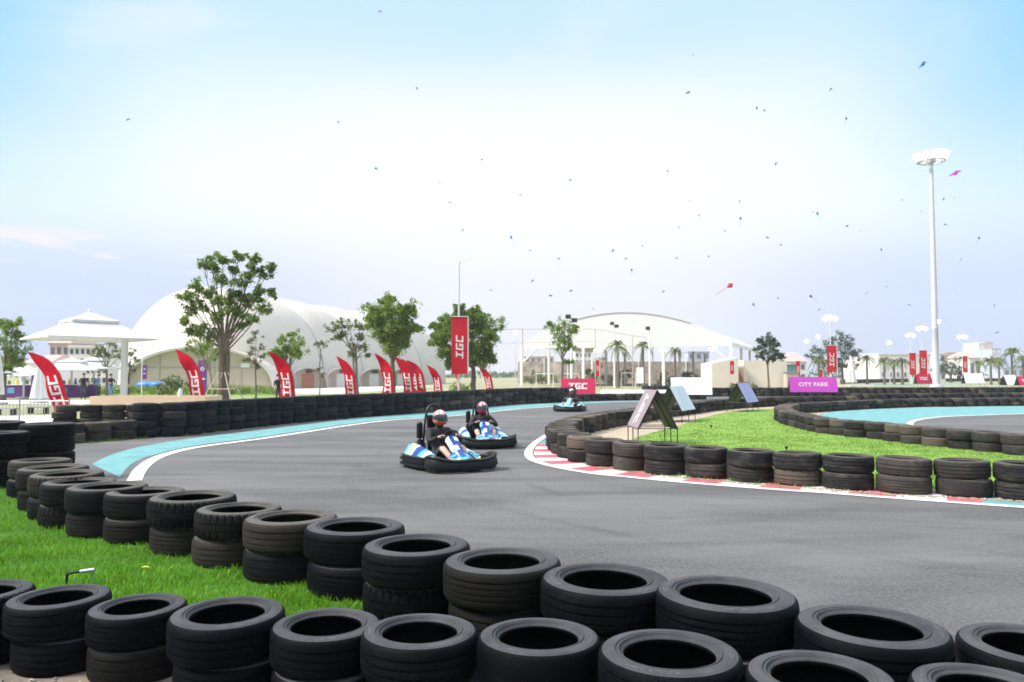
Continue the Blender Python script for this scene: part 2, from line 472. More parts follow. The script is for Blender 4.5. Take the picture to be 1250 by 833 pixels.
def obj(name, me, parent=None, loc=None, rot=None, scale=None):
    o = bpy.data.objects.new(name, me)
    COL.objects.link(o)
    if parent is not None:
        o.parent = parent
    if loc is not None:
        o.location = loc
    if rot is not None:
        o.rotation_euler = rot
    if scale is not None:
        o.scale = scale
    return o


def empty(name, loc=(0, 0, 0), rz=0.0):
    o = bpy.data.objects.new(name, None)
    COL.objects.link(o)
    o.location = loc
    o.rotation_euler = (0, 0, rz)
    o.empty_display_size = 0.2
    return o


def tag(o, label=None, cat=None, group=None, kind=None):
    if label:
        o['label'] = label
    if cat:
        o['category'] = cat
    if group:
        o['group'] = group
    if kind:
        o['kind'] = kind
    return o


def kids(o):
    return [c for c in bpy.data.objects if c.parent == o]


def copy_tree(o, parent=None):
    c = o.copy()
    COL.objects.link(c)
    if parent is not None:
        c.parent = parent
    for ch in kids(o):
        copy_tree(ch, c)
    return c


def smooth_path(pts, n=8):
    pts = [Vector(p) for p in pts]
    out = []
    for i in range(len(pts) - 1):
        p0, p1, p2, p3 = pts[max(i - 1, 0)], pts[i], pts[i + 1], pts[min(i + 2, len(pts) - 1)]
        for k in range(n):
            t = k / n
            out.append(0.5 * ((2 * p1) + (p2 - p0) * t + (2 * p0 - 5 * p1 + 4 * p2 - p3) * t * t + (3 * p1 - p0 - 3 * p2 + p3) * t ** 3))
    out.append(pts[-1])
    return out


def resample(pts, step):
    out, acc = [pts[0].copy()], 0.0
    for a, b in zip(pts, pts[1:]):
        d = (b - a).length
        if d < 1e-9:
            continue
        while acc + d >= step:
            t = (step - acc) / d
            a = a + (b - a) * t
            out.append(a.copy())
            d = (b - a).length
            acc = 0.0
        acc += d
    return out


def sheet(name, pts, z, m, kind='structure'):
    me = bpy.data.meshes.new(name)
    me.from_pydata([(p[0], p[1], z) for p in pts], [], [tuple(range(len(pts)))])
    me.materials.append(MT[m])
    me.update()
    if me.polygons[0].normal.z < 0:
        me.flip_normals()
    return tag(obj(name, me), kind=kind)


def offset_path(pts, d):
    out = []
    for i, p in enumerate(pts):
        t = pts[min(i + 1, len(pts) - 1)] - pts[max(i - 1, 0)]
        t.z = 0
        t.normalize()
        out.append(p + Vector((-t.y, t.x, 0)) * d)
    return out


def ribbon(name, a, b, z, mats, pick=None):
    mb = MB()
    for i in range(len(a) - 1):
        q = [(a[i].x, a[i].y, z), (b[i].x, b[i].y, z), (b[i + 1].x, b[i + 1].y, z), (a[i + 1].x, a[i + 1].y, z)]
        mb.add(q, [(0, 1, 2, 3)], pick(i) if pick else 0)
    me = mb.mesh(name, mats, smooth=False)
    if len(me.polygons) and me.polygons[0].normal.z < 0:
        me.flip_normals()
    return tag(obj(name, me), kind='structure')


def inside(p, poly):
    x, y = p
    c = False
    j = len(poly) - 1
    for i in range(len(poly)):
        xi, yi, xj, yj = poly[i][0], poly[i][1], poly[j][0], poly[j][1]
        if (yi > y) != (yj > y) and x < (xj - xi) * (y - yi) / (yj - yi) + xi:
            c = not c
        j = i
    return c


ORD = 'first second third fourth fifth sixth seventh eighth ninth tenth eleventh twelfth thirteenth fourteenth fifteenth sixteenth seventeenth eighteenth nineteenth twentieth'.split()
TENS = ['twentieth', 'thirtieth', 'fortieth', 'fiftieth', 'sixtieth', 'seventieth']
TENW = ['twenty', 'thirty', 'forty', 'fifty', 'sixty', 'seventy']


def ordinal(n):
    if n <= 20:
        return ORD[n - 1]
    t, u = divmod(n, 10)
    return TENS[t - 2] if u == 0 else TENW[t - 2] + '-' + ORD[u - 1]


# ------------------------------------------------------------------ tyres
def tyre_profile(kind):
    """unit tyre: diameter 1, width 1 (z 0..1); closed profile"""
    g = {0: [(.27, .012), (.42, .012), (.58, .012), (.73, .012)], 1: [(.30, .016), (.5, .016), (.70, .016)], 2: [(.24, .009), (.5, .014), (.76, .009)], 3: [], 4: [(.38, .018), (.62, .018)]}[kind]
    out = []
    tread = [(0.488, 0.10), (0.495, 0.16)]
    for z, d in g:
        w = 0.022
        r = 0.5 - 0.022 * (abs(z - 0.5) * 2) ** 3
        tread += [(r, z - w - 0.006), (r - d, z - w + 0.006), (r - d, z + w - 0.006), (r, z + w + 0.006)]
    if not g:
        tread += [(0.499, 0.35), (0.5, 0.5), (0.499, 0.65)]
    tread += [(0.495, 0.84), (0.488, 0.90)]
    out += tread
    side = [(0.482, 0.925), (0.470, 0.956), (0.455, 0.974), (0.449, 0.970), (0.444, 0.980), (0.415, 0.996), (0.392, 1.0), (0.378, 0.996), (0.371, 0.966), (0.364, 0.964), (0.359, 0.988), (0.351, 0.986), (0.345, 0.945), (0.338, 0.922), (0.330, 0.930), (0.323, 0.918), (0.318, 0.88), (0.315, 0.83)]
    out += side
    out += [(0.324, 0.80), (0.37, 0.83), (0.43, 0.86), (0.462, 0.80), (0.47, 0.5), (0.462, 0.20), (0.43, 0.14), (0.37, 0.17), (0.324, 0.20)]
    out += [(r, 1 - z) for r, z in reversed(side)]
    return out


def tyre_mesh(kind, seg, m='tyre'):
    mb = MB()
    mb.lathe(list(reversed(tyre_profile(kind))), seg, 0, None, closed=True)
    if kind == 4:
        n = len(tyre_profile(4))
        for k in range(seg):
            if k % 4 in (0,):
                for i in range(n):
                    x, y, z = mb.v[k * n + i]
                    r = math.hypot(x, y)
                    if r > .468 and (z < .33 or z > .67):
                        f = (r - .022) / r
                        mb.v[k * n + i] = (x * f, y * f, z)
    me = mb.mesh('tyre', m, True, 24)
    return me


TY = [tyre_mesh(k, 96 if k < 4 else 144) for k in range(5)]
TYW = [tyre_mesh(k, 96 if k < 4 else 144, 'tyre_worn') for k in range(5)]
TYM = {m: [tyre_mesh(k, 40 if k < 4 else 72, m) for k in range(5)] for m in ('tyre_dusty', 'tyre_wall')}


def far_profile():
    return [(0.487, 0.08), (0.5, 0.3), (0.5, 0.7), (0.487, 0.92), (0.44, 1.0), (0.37, 0.98), (0.315, 0.9), (0.33, 0.82), (0.45, 0.8), (0.45, 0.2), (0.33, 0.18), (0.315, 0.1), (0.37, 0.02), (0.44, 0.0)]


STACKS = []   # (position, D, W, rows, phrase, near-flag, group, jitter)


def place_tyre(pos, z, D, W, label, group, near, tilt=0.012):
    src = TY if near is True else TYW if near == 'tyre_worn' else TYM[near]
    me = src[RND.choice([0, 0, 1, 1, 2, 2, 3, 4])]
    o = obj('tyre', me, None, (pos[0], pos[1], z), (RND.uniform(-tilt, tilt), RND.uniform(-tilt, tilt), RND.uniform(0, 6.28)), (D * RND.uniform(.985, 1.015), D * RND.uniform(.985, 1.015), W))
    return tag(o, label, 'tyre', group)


def solve_stack(l, r, yt, ratio, rows=2, zb=0.0):
    c = (l + r) / 2
    Rr, Y, W = 0.33, 6.0, 0.2
    for _ in range(40):
        zt = zb + rows * W - 0.04 * W
        Yf = P(c, yt, zt).y
        Y = Yf - Rr
        X = (c - CX) / F * Y
        Rn = (r - l) / 2 / F * Y * Y / math.hypot(X, Y)
        Rr = 0.5 * Rr + 0.5 * Rn
        W = ratio * 2 * Rr
    return Vector((X, Y, zb)), 2 * Rr, W


FRONT = [(-84, 55, 705.6), (14, 146, 712), (113, 237, 723), (211, 355, 727), (334, 469.6, 741), (442.7, 585.5, 747), (583, 731.7, 752), (727, 901.4, 766), (900, 1088, 791), (1093, 1300, 806)]
MID = [(14, 92, 558), (24, 114, 566), (38, 133, 573), (53, 148, 582), (84, 186, 587), (131, 231, 593), (183, 294, 598), (241, 348, 612), (300, 416, 621), (374, 496, 630.4), (444, 576, 650.6), (542, 685, 667), (658.7, 815, 686), (794, 969, 701), (960, 1153, 736), (1152, 1345, 759)]
n_ind = 0
FPOS, MPOS = [], []
for i, (l, r, yt) in enumerate(FRONT):
    p, D, W = solve_stack(l, r, yt, 0.355)
    FPOS.append(p)
    for k in range(2):
        lab = ('upper' if k else 'lower') + ' black tyre of the ' + ordinal(i + 1) + ' stack from the left in the nearest row'
        q = p + Vector((RND.uniform(-.03, .03), RND.uniform(-.02, .02), 0)) * (1 if k == 0 else 0)
        place_tyre(q, k * W, D, W * .995, lab, 'tyres of the nearest row of two-high stacks', True)
        n_ind += 1
for i, (l, r, yt) in enumerate(MID):
    p, D, W = solve_stack(l, r, yt, 0.315)
    MPOS.append(p)
    for k in range(2):
        lab = ('upper' if k else 'lower') + ' black tyre of the ' + ordinal(i + 1) + ' stack from the left in the row edging the asphalt'
        q = p + Vector((RND.uniform(-.05, .03), RND.uniform(-.05, .03), 0)) * (1 if k == 0 else 0)
        place_tyre(q, k * W, D * (.97 if k == 0 else 1), W * .995, lab, 'tyres of the second row of two-high stacks, edging the asphalt', 'tyre_worn' if i < 9 else True)
        n_ind += 1
for c, Y, rows, D, W, ph in ((61, 12.0, 4, .77, .222, 'tall stack at the far end of the grass'), (2, 11.3, 4, .76, .20, 'shiny black stack cut by the left frame edge'), (5, 14.2, 4, .78, .195, 'stack behind the shiny black one at the left edge')):
    X = (c - CX) / F * Y
    for k in range(rows):
        place_tyre((X + RND.uniform(-.02, .02), Y, 0), k * W, D, W * .995, ORD[k] + ' tyre from the ground, ' + ph, 'tyres of the tall stacks at the left edge of the track', True)
        n_ind += 1


def push(p, d):
    v = Vector((p.x, p.y, 0)).normalized()
    return Vector((p.x + v.x * d, p.y + v.y * d, 0))


def pxpath(pts, d=0.0, n=8):
    return smooth_path([push(P(a, b), d) for a, b in pts], n)


# barriers: front-base pixels of each row
B_INF = [(1420, 625), (1330, 620), (1250, 613), (1186, 609), (1110, 605), (1045, 600.5), (986, 596), (930, 592), (875, 587), (832, 583), (792, 579), (757, 574), (728, 569), (706, 563), (693, 557), (686, 551), (686, 544), (692, 538), (702, 533), (720, 527.5), (745, 522), (775, 517), (806, 511), (835, 507), (865, 502.5), (895, 499.5), (935, 497), (985, 495.5), (1050, 494.5)]
B_OUT = [(178, 534.5), (215, 533), (260, 527.5), (300, 523), (360, 516.5), (420, 511), (470, 507.5), (510, 504.6), (560, 500.3), (620, 494.7), (665, 492.5), (702, 491.5)]
B_OUT2 = [(704, 490.5), (745, 489.5), (800, 488.8), (860, 488)]
B_LEFT_LOW = [(84, 542), (120, 539.5), (150, 537), (176, 534.8)]
B_LEFT = [(80, 528), (120, 527.5), (160, 527), (200, 526.5)]
B_LOOP = [(1330, 566), (1237, 556.5), (1209, 553.5), (1178, 550), (1150, 547), (1107, 542), (1084, 538.5), (1050, 535.5), (1032, 533), (1007, 530), (981, 523.5), (965, 519), (957, 514), (958, 509.5), (968, 506), (1000, 503.5), (1040, 501), (1080, 499), (1124, 497.3), (1180, 496.6), (1250, 496), (1330, 495.6)]
B_W1 = [(862, 484.5), (920, 484.2), (990, 484), (1060, 483.8), (1130, 483.6), (1200, 483.4), (1270, 483.2)]
B_W2 = [(1045, 489.5), (1110, 488.8), (1180, 488.3), (1260, 488)]
B_W3 = [(788, 476.3), (800, 476.2), (822, 476)]
B_FAR = [(1028, 468.5), (1090, 467), (1150, 466), (1275, 465.5)]
RUNS = [
    (B_INF, .715, .24, 2, 'stack from the right end of the infield barrier along the kerb', 'tyres of the two-high infield barrier'),
    (B_LOOP, .66, .215, 2, 'stack from the right end of the barrier round the turquoise bay', 'tyres of the two-high looping barrier on the right'),
    (B_LEFT_LOW, .66, .235, 2, 'stack from the left end of the short low tyre row', 'tyres of the short low row'),
    (B_LEFT, .64, .19, 4, 'stack from the left end of the rear row beside the planter', 'tyres of the rear row beside the planter'),
    (B_OUT, .66, .222, 4, 'stack from the left end of the long outer tyre wall', 'tyres of the four-high outer wall'),
    (B_OUT2, .66, .22, 2, '', ''), (B_W1, .68, .22, 3, '', ''), (B_W2, .68, .22, 2, '', ''), (B_W3, .68, .22, 2, '', ''), (B_FAR, .7, .24, 3, '', ''),
]
cand = []
for path, D, W, rows, ph, grp in RUNS:
    c = resample(pxpath(path, D / 2), D * 1.0)
    c = [p for p in c if -40 < CX + p.x / max(p.y, .1) * F < 1320]
    off_right = sum(1 for p in c if CX + p.x / p.y * F > 1272)
    for i, p in enumerate(c):
        i = i - off_right if path[0][0] > 1280 else i
        for k in range(rows):
            j = .03 if rows == 2 else .04
            cand.append((math.hypot(p.x, p.y) / D, Vector((p.x + RND.uniform(-j, j), p.y + RND.uniform(-j, j), 0)), k, rows, i, D * RND.uniform(.95, 1.04), W, ph, grp))
cand.sort(key=lambda a: a[0])
ROWW = {2: ['lower', 'upper'], 3: ['bottom', 'middle', 'top'], 4: ['bottom', 'second-lowest', 'second-highest', 'top']}
far_v, far_f = [], []
prof = far_profile()
FS = 20
for d, p, k, rows, i, D, W, ph, grp in cand:
    if n_ind < 300 and ph:
        # in view?
        pxx = CX + p.x / max(p.y, .1) * F
        if pxx < 1272:
            lab = ROWW[rows][k] + ' tyre, ' + ordinal(i + 1) + ' ' + ph
            place_tyre(p, k * W, D, W * .995, lab, grp, 'tyre_wall' if 'outer' in ph else 'tyre_dusty', .02)
            n_ind += 1
            continue
    o = len(far_v)
    n = len(prof)
    tx, ty = RND.uniform(-.03, .03), RND.uniform(-.03, .03)
    for s in range(FS):
        a = 2 * math.pi * s / FS
        for r, z in prof:
            x, y = r * D * math.cos(a), r * D * math.sin(a)
            far_v.append((p.x + x, p.y + y, k * W + z * W * .995 + (x * tx + y * ty)))
    for s in range(FS):
        s2 = (s + 1) % FS
        for q in range(n):
            q2 = (q + 1) % n
            far_f.append((o + s * n + q, o + s * n + q2, o + s2 * n + q2, o + s2 * n + q))
me = bpy.data.meshes.new('tyre_barriers')
me.from_pydata(far_v, [], [tuple(reversed(f)) for f in far_f])
me.materials.append(MT['tyre_far'])
me.polygons.foreach_set('use_smooth', [True] * len(far_f))
me.set_sharp_from_angle(angle=rad(50))
me.update()
tag(obj('tyre_barriers', me), 'distant dark tyre walls stacked along the far bends of the track', 'tyres', kind='stuff')

# ------------------------------------------------------------------ ground, track, paint
sheet('ground', [(-640, -40), (640, -40), (640, 720), (-640, 720)], -0.02, 'plain')
outer = pxpath(B_OUT, 0.9)
trk = [(-30, -8), (40, -8), (60, 20), (75, 60), (70, 75)] + [tuple(P(a, b)[:2]) for a, b in ((1300, 478), (1100, 478), (860, 481), (704, 488))] + [tuple(p[:2]) for p in reversed(outer)] + [tuple(P(78, 528)[:2]), (-17, 20), (-20, 10)]
sheet('track', trk, 0.0, 'asphalt')
# turquoise run-off along the outer wall
TO = [(112, 567), (140, 554), (180, 544), (240, 534.5), (320, 525), (420, 512.5), (470, 508), (510, 505), (560, 501), (620, 495), (665, 492.7), (702, 491.2), (760, 489.7), (830, 489)]
TI = [(146, 583), (163, 565), (190, 555), (240, 544), (320, 533.5), (420, 518.5), (470, 512.5), (510, 510), (560, 506.3), (620, 500), (665, 496.5), (702, 493.6), (760, 491), (830, 490)]
a = smooth_path([P(*q) for q in TO], 8)
b = smooth_path([P(*q) for q in TI], 8)
ribbon('run_off_strip', a, b, 0.004, ['turq'])
WL = [(154, 588), (163, 574), (178, 562.5), (200, 554), (240, 545.5), (320, 535), (420, 519.8), (470, 513.5), (510, 510.8), (560, 507), (620, 500.5), (665, 497), (702, 494)]
c = smooth_path([P(*q) for q in WL], 8)
ribbon('edge_line', c, offset_path(c, -0.22), 0.008, ['white_paint'])
# infield edge line and striped kerb
IL = [(700, 517), (688, 521.7), (669, 529), (654, 537.5), (644, 546), (640, 553), (642, 559), (650, 564), (673, 570.5), (717, 578.5), (768, 583.8), (832, 590), (896, 595.2), (960, 600), (1007, 603), (1084, 609), (1186, 616.5), (1250, 621), (1340, 627)]
il = resample(smooth_path([P(*q) for q in IL], 14), 0.10)
ribbon('edge_line', il, offset_path(il, 0.17), 0.008, ['white_paint'])
ka, kb = offset_path(il, 0.20), offset_path(il, 0.98)
cum, start, acc = [], None, 0
for i, p in enumerate(il):
    pyy = YH + H * F / p.y
    pxx = CX + p.x / p.y * F
    cum.append((pxx, pyy))
i0 = next(i for i, (x, y) in enumerate(cum) if y > 541.5)
i1 = next(i for i, (x, y) in enumerate(cum) if x > 1184)


def kpick(i):
    if i < i0 or i > i1:
        return 2
    return int((i - i0) // 6) % 2


ribbon('kerb', ka, kb, 0.004, ['red_paint', 'white_paint', 'turq'], kpick)
# infield lawn, sand
inf = pxpath(B_INF, 0.36, 6)
infpx = [(p.x, p.y) for p in inf]
sheet('sandy_ground', infpx + [tuple(P(1240, 500)[:2]), tuple(P(1330, 540)[:2])], 0.010, 'sand')
LW = [(1400, 612), (1250, 603), (1110, 596), (986, 588), (900, 581), (832, 575), (792, 572), (768, 567), (760, 556), (764, 545), (776, 535), (800, 528), (830, 520), (854, 511.5), (886, 504), (910, 501), (950, 499), (975, 498.5), (1000, 500), (985, 512), (1007, 523), (1050, 530), (1107, 536), (1178, 543), (1250, 550), (1360, 560)]
lawn_poly = [tuple(P(a, b)[:2]) for a, b in LW]
sheet('lawn', lawn_poly, 0.016, 'lawn')
TB = [(1000, 506), (1020, 503), (1060, 500.5), (1124, 498), (1250, 496.5), (1360, 496), (1360, 505), (1250, 506), (1186, 508), (1147, 509.7), (1119, 513), (1107, 518), (1112, 536), (1084, 533), (1060, 526), (1030, 516), (1006, 510)]
sheet('track', [tuple(P(a, b)[:2]) for a, b in [(1000, 507), (1060, 500), (1250, 495), (1400, 494), (1400, 562), (1209, 547), (1107, 536), (1050, 529)]], 0.020, 'asphalt')
sheet('run_off_bay', [tuple(P(a, b)[:2]) for a, b in TB], 0.024, 'turq')
wl = smooth_path([P(a, b) for a, b in ((1109, 530), (1107, 517.5), (1119, 513), (1147, 509.7), (1186, 508), (1250, 506), (1360, 505))], 8)
ribbon('edge_line', wl, offset_path(wl, -0.2), 0.028, ['white_paint'])
# white line beside the second tyre row
rl = [push(p, .55) for p in MPOS[11:]]
rl = smooth_path([Vector((p.x, p.y, 0)) for p in rl], 6)
ribbon('edge_line', rl, offset_path(rl, 0.12), 0.008, ['white_paint'])
# faint rubber marks on the racing line
m_ = bpy.data.materials.new('rubber_mark')
m_.use_nodes = True
N_, L_ = m_.node_tree.nodes, m_.node_tree.links
N_['Principled BSDF'].inputs['Base Color'].default_value = (.035, .034, .036, 1)
N_['Principled BSDF'].inputs['Roughness'].default_value = .8
t_ = N_.new('ShaderNodeTexCoord')
n_ = N_.new('ShaderNodeTexNoise')
n_.inputs['Scale'].default_value = 0.7
n_.inputs['Detail'].default_value = 8
r_ = N_.new('ShaderNodeMapRange')
r_.inputs['From Min'].default_value = .40
r_.inputs['From Max'].default_value = .66
r_.inputs['To Max'].default_value = .07
L_.new(t_.outputs['Object'], n_.inputs['Vector'])
L_.new(n_.outputs['Fac'], r_.inputs['Value'])
L_.new(r_.outputs[0], N_['Principled BSDF'].inputs['Alpha'])
MT['rubber_mark'] = m_
for k_, pts_ in enumerate(([(780, 498), (660, 510), (600, 530), (590, 556), (640, 590), (800, 632), (1100, 690), (1400, 740)], [(770, 500), (640, 514), (560, 540), (530, 575), (590, 618), (800, 668), (1150, 735)], [(740, 500), (600, 518), (470, 545), (400, 580), (440, 622), (640, 680)])):
    c_ = smooth_path([P(*q) for q in pts_], 10)
    for d_ in (0, 1.05):
        o_ = offset_path(c_, d_ + .12 * k_)
        ribbon('rubber_mark', o_, offset_path(o_, .13 + .03 * k_), 0.0025, ['rubber_mark'])
# near turf and dirt
turf = [(p.x, p.y) for p in MPOS[:14]] + [(p.x + .1, p.y + .12) for p in reversed(FPOS[:9])] + [(-6.0, 4.4), (-14, 8), (-14, 12.4), (-8.2, 12.4)]
sheet('turf', turf, 0.004, 'turf')
dirt = [(p.x + .1, p.y + .12) for p in FPOS] + [(5, 1), (-2, 2.4), (FPOS[4].x - .35, FPOS[4].y - .5), (FPOS[3].x - .1, FPOS[3].y - .42), (FPOS[2].x - .05, FPOS[2].y - .40), (FPOS[1].x - .05, FPOS[1].y - .34), (FPOS[0].x, FPOS[0].y - .3), (-6.0, 4.2)]
sheet('dirt', dirt, 0.008, 'dirt')
sheet('old_asphalt_path', [(-12, 0), (4, 0), (4, 2), (FPOS[4].x, FPOS[4].y - .45), (FPOS[2].x, FPOS[2].y - .28), (FPOS[0].x, FPOS[0].y - .2), (-12, 5.4)], 0.006, 'asphalt_old')

# gravel stones along the dirt edge
mb = MB()
for _ in range(700):
    i = RND.randrange(0, 5)
    t = RND.random()
    p = FPOS[i].lerp(FPOS[i + 1], t)
    q = (p.x + RND.gauss(0, .05), p.y - .36 + RND.gauss(0, .07), .012)
    s = RND.uniform(.004, .014)
    mb.ell(q, (s * RND.uniform(.8, 1.4), s, s * .7), 0, 5, 3)
tag(mb.build('gravel', 'stone'), 'grey gravel chips scattered along the dirt before the nearest tyres', 'gravel', kind='stuff')


def blades(name, poly, n, h, w, m, label, reject=None, near_bias=True, zb=0.0):
    xs = [p[0] for p in poly]
    ys = [p[1] for p in poly]
    rr = random.Random(5)
    vs, fs = [], []
    ymin = max(min(ys), 2)
    cnt = 0
    tries = 0
    while cnt < n and tries < n * 14:
        tries += 1
        x = rr.uniform(min(xs), max(xs))
        y = rr.uniform(min(ys), max(ys))
        if near_bias and rr.random() > (ymin / max(y, ymin)) ** 2:
            continue
        if abs(x) > y * .74 + .3:
            continue
        if not inside((x, y), poly):
            continue
        cl = math.sin(x * 3.1 + math.sin(y * 2.3) * 1.7) * math.sin(y * 3.7 + math.sin(x * 1.9) * 2.1)
        if rr.random() > .72 + .28 * cl:
            continue
        a = rr.uniform(0, 6.283)
        hh = h * rr.uniform(.5, 1.25) * (1 + .35 * cl)
        ww = w * rr.uniform(.7, 1.3)
        lx, ly = rr.gauss(0, .45) * hh, rr.gauss(0, .45) * hh
        dx, dy = math.cos(a) * ww / 2, math.sin(a) * ww / 2
        o = len(vs)
        vs += [(x - dx, y - dy, zb), (x + dx, y + dy, zb), (x + dx * .8 + lx * .35, y + dy * .8 + ly * .35, zb + hh * .6), (x - dx * .8 + lx * .35, y - dy * .8 + ly * .35, zb + hh * .6), (x + lx, y + ly, zb + hh)]
        fs += [(o, o + 1, o + 2, o + 3), (o + 3, o + 2, o + 4)]
        cnt += 1
    me = bpy.data.meshes.new(name)
    me.from_pydata(vs, [], fs)
    me.materials.append(MT[m])
    me.update()
    return tag(obj(name, me), label, 'grass', kind='stuff')


blades('grass', turf, 90000, .045, .0065, 'blade', 'vivid green uneven grass between the two nearest tyre rows', zb=.004)
blades('lawn_grass', lawn_poly, 60000, .018, .016, 'blade_lawn', 'short bright green mown grass inside the infield barrier', zb=.016)

# irrigation pipe standing in the grass
p = P(82, 715)
mb = MB()
q0 = V(81.5, 711, p.y)
q0.z = 0
s = q0.y / F
t = empty('water_pipe', q0)
mb.tube(smooth_path([(0, 0, 0), (0, 0, .055), (.004, 0, .068), (.014, 0, .074), (.075, .01, .080)], 4), .0075, 10)
mb.build('pipe', 'black', t)
m2 = MB()
m2.tube([(.075, .01, .080), (.09, .012, .082), (.155, .022, .088)], [.011, .012, .013], 12)
m2.tube([(.140, .02, .085), (.142, .02, 0)], .005, 8)
m2.build('sprinkler_head', 'grey_steel', t)
t.scale = (1.3, 1.3, 1.3)
tag(t, 'bent black irrigation pipe with a grey nozzle standing in the grass', 'water pipe')
# small dark sprinkler knobs on the lawn
for (x, y), lab in (((868, 524), 'small black sprinkler knob in the middle of the infield lawn'), ((960, 552), 'small black sprinkler knob on the lawn just behind the infield tyres')):
    q = P(x, y)
    mb = MB()
    mb.lathe([(0.0, .0), (.012, 0), (.012, .07), (.03, .075), (.034, .1), (.02, .125), (0, .128)], 10)
    tag(mb.build('sprinkler', 'black', None, q), lab, 'sprinkler')
# fallen leaf
mb = MB()
q = P(177, 698)
mb.grid([[(-.03, 0, .005), (0, -.016, .012), (.03, 0, .006)], [(-.032, .012, .008), (0, .014, .016), (.036, .014, .004)]], 0)
tag(mb.build('fallen_leaf', 'yellow', None, (q.x, q.y, .03)), 'single yellow fallen leaf lying on the near grass', 'leaf')



# ------------------------------------------------------------------ lettering
def glyph(ch, serif=False):
    return {
        'T': ([(0.08, .8, .82, 1.), (.33, .2, .57, .8), (0, 0, .9, .2)] if serif else [(0, .8, .9, 1.), (.33, 0, .57, .8)]),
        'G': [(0, 0, .23, 1), (.23, .8, .86, 1), (.23, 0, .86, .2), (.63, .2, .86, .55), (.42, .38, .63, .55)],
        'C': [(0, 0, .23, 1), (.23, .8, .86, 1), (.23, 0, .86, .2)],
    }[ch]


def letters(mb, text, size, fn, mi, serif=False, shear=.16, adv=1.02, two=True, eps=.006, wide=1.0):
    """rectangular strokes mapped onto a surface: fn(u, v, offset) with u along the text, v up, both in metres"""
    tot = (len(text) - 1) * adv + .9
    for n, ch in enumerate(text):
        for (a, b, c, d) in glyph(ch, serif):
            for sgn in ((-1, 1) if two else (-1,)):
                rows = []
                for i in range(4):
                    v = b + (d - b) * i / 3
                    rows.append([fn(((n * adv + a + (c - a) * j / 3) + shear * (v - .5) - tot / 2) * size * wide, (v - .5) * size, sgn * eps) for j in range(4)])
                mb.grid(rows, mi, flip=(sgn > 0))


def font_mesh(body, size, bold=.0, ext=.004):
    cu = bpy.data.curves.new('lettering', 'FONT')
    cu.body = body
    cu.size = size
    cu.offset = bold
    cu.extrude = ext
    cu.align_x = 'CENTER'
    cu.align_y = 'CENTER'
    cu.space_character = 1.15
    o = bpy.data.objects.new('lettering', cu)
    COL.objects.link(o)
    bpy.context.view_layer.update()
    dg = bpy.context.evaluated_depsgraph_get()
    me = bpy.data.meshes.new_from_object(o.evaluated_get(dg))
    r = ([tuple(v.co) for v in me.vertices], [tuple(p.vertices) for p in me.polygons])
    bpy.data.objects.remove(o)
    return r


# ------------------------------------------------------------------ bodies
def skin_mesh(pts, bones, root, sub=1):
    """pts: name -> (pos, radius); bones: (a, b, material index). Returns verts, faces, face materials"""
    names = list(pts)
    idx = {n: i for i, n in enumerate(names)}
    me = bpy.data.meshes.new('body')
    me.from_pydata([pts[n][0] for n in names], [(idx[a], idx[b]) for a, b, _ in bones], [])
    o = bpy.data.objects.new('body', me)
    COL.objects.link(o)
    md = o.modifiers.new('s', 'SKIN')
    md.use_smooth_shade = True
    for n in names:
        r = pts[n][1]
        r = r if isinstance(r, tuple) else (r, r)
        sv = me.skin_vertices[0].data[idx[n]]
        sv.radius = r
        sv.use_root = n == root
    sb = o.modifiers.new('d', 'SUBSURF')
    sb.levels = sub
    sb.render_levels = sub
    bpy.context.view_layer.update()
    dg = bpy.context.evaluated_depsgraph_get()
    em = bpy.data.meshes.new_from_object(o.evaluated_get(dg))
    vs = [v.co.copy() for v in em.vertices]
    fs = [tuple(p.vertices) for p in em.polygons]
    mats = []
    for p in em.polygons:
        c = p.center
        best, bm_ = 1e9, 0
        for a, b, m in bones:
            A, B = Vector(pts[a][0]), Vector(pts[b][0])
            ab = B - A
            t = max(0, min(1, (c - A).dot(ab) / max(ab.length_squared, 1e-9)))
            d = (A + ab * t - c).length
            if d < best:
                best, bm_ = d, m
        mats.append(bm_)
    bpy.data.objects.remove(o)
    return vs, fs, mats


def add_hand(mb, wrist, grip, mi, s=1.0):
    """palm with five separate fingers closed round a grip point"""
    w, g = Vector(wrist), Vector(grip)
    d = (g - w).normalized()
    side = Vector((0, 0, 1)).cross(d).normalized()
    up = d.cross(side)
    pc = w + d * .045 * s
    B = Matrix.Translation(pc) @ Matrix((d, side, up)).transposed().to_4x4()
    mb.ell((0, 0, 0), (.05 * s, .04 * s, .017 * s), mi, 10, 6, B)
    for k, ln in enumerate((.95, 1.05, 1.0, .8)):
        y = (-.028 + .0187 * k) * s
        L = .035 * ln * s
        mb.tube([(.04 * s, y, 0), (.045 * s + L, y * 1.05, .006 * s), (.05 * s + L * 1.5, y * 1.05, -.016 * s), (.035 * s + L, y, -.036 * s)], [.0095 * s, .009 * s, .0085 * s, .007 * s], 6, mi, B)
    mb.tube([(-.01 * s, -.032 * s, -.005 * s), (.02 * s, -.052 * s, -.018 * s), (.045 * s, -.04 * s, -.034 * s)], [.012 * s, .010 * s, .008 * s], 6, mi, B)


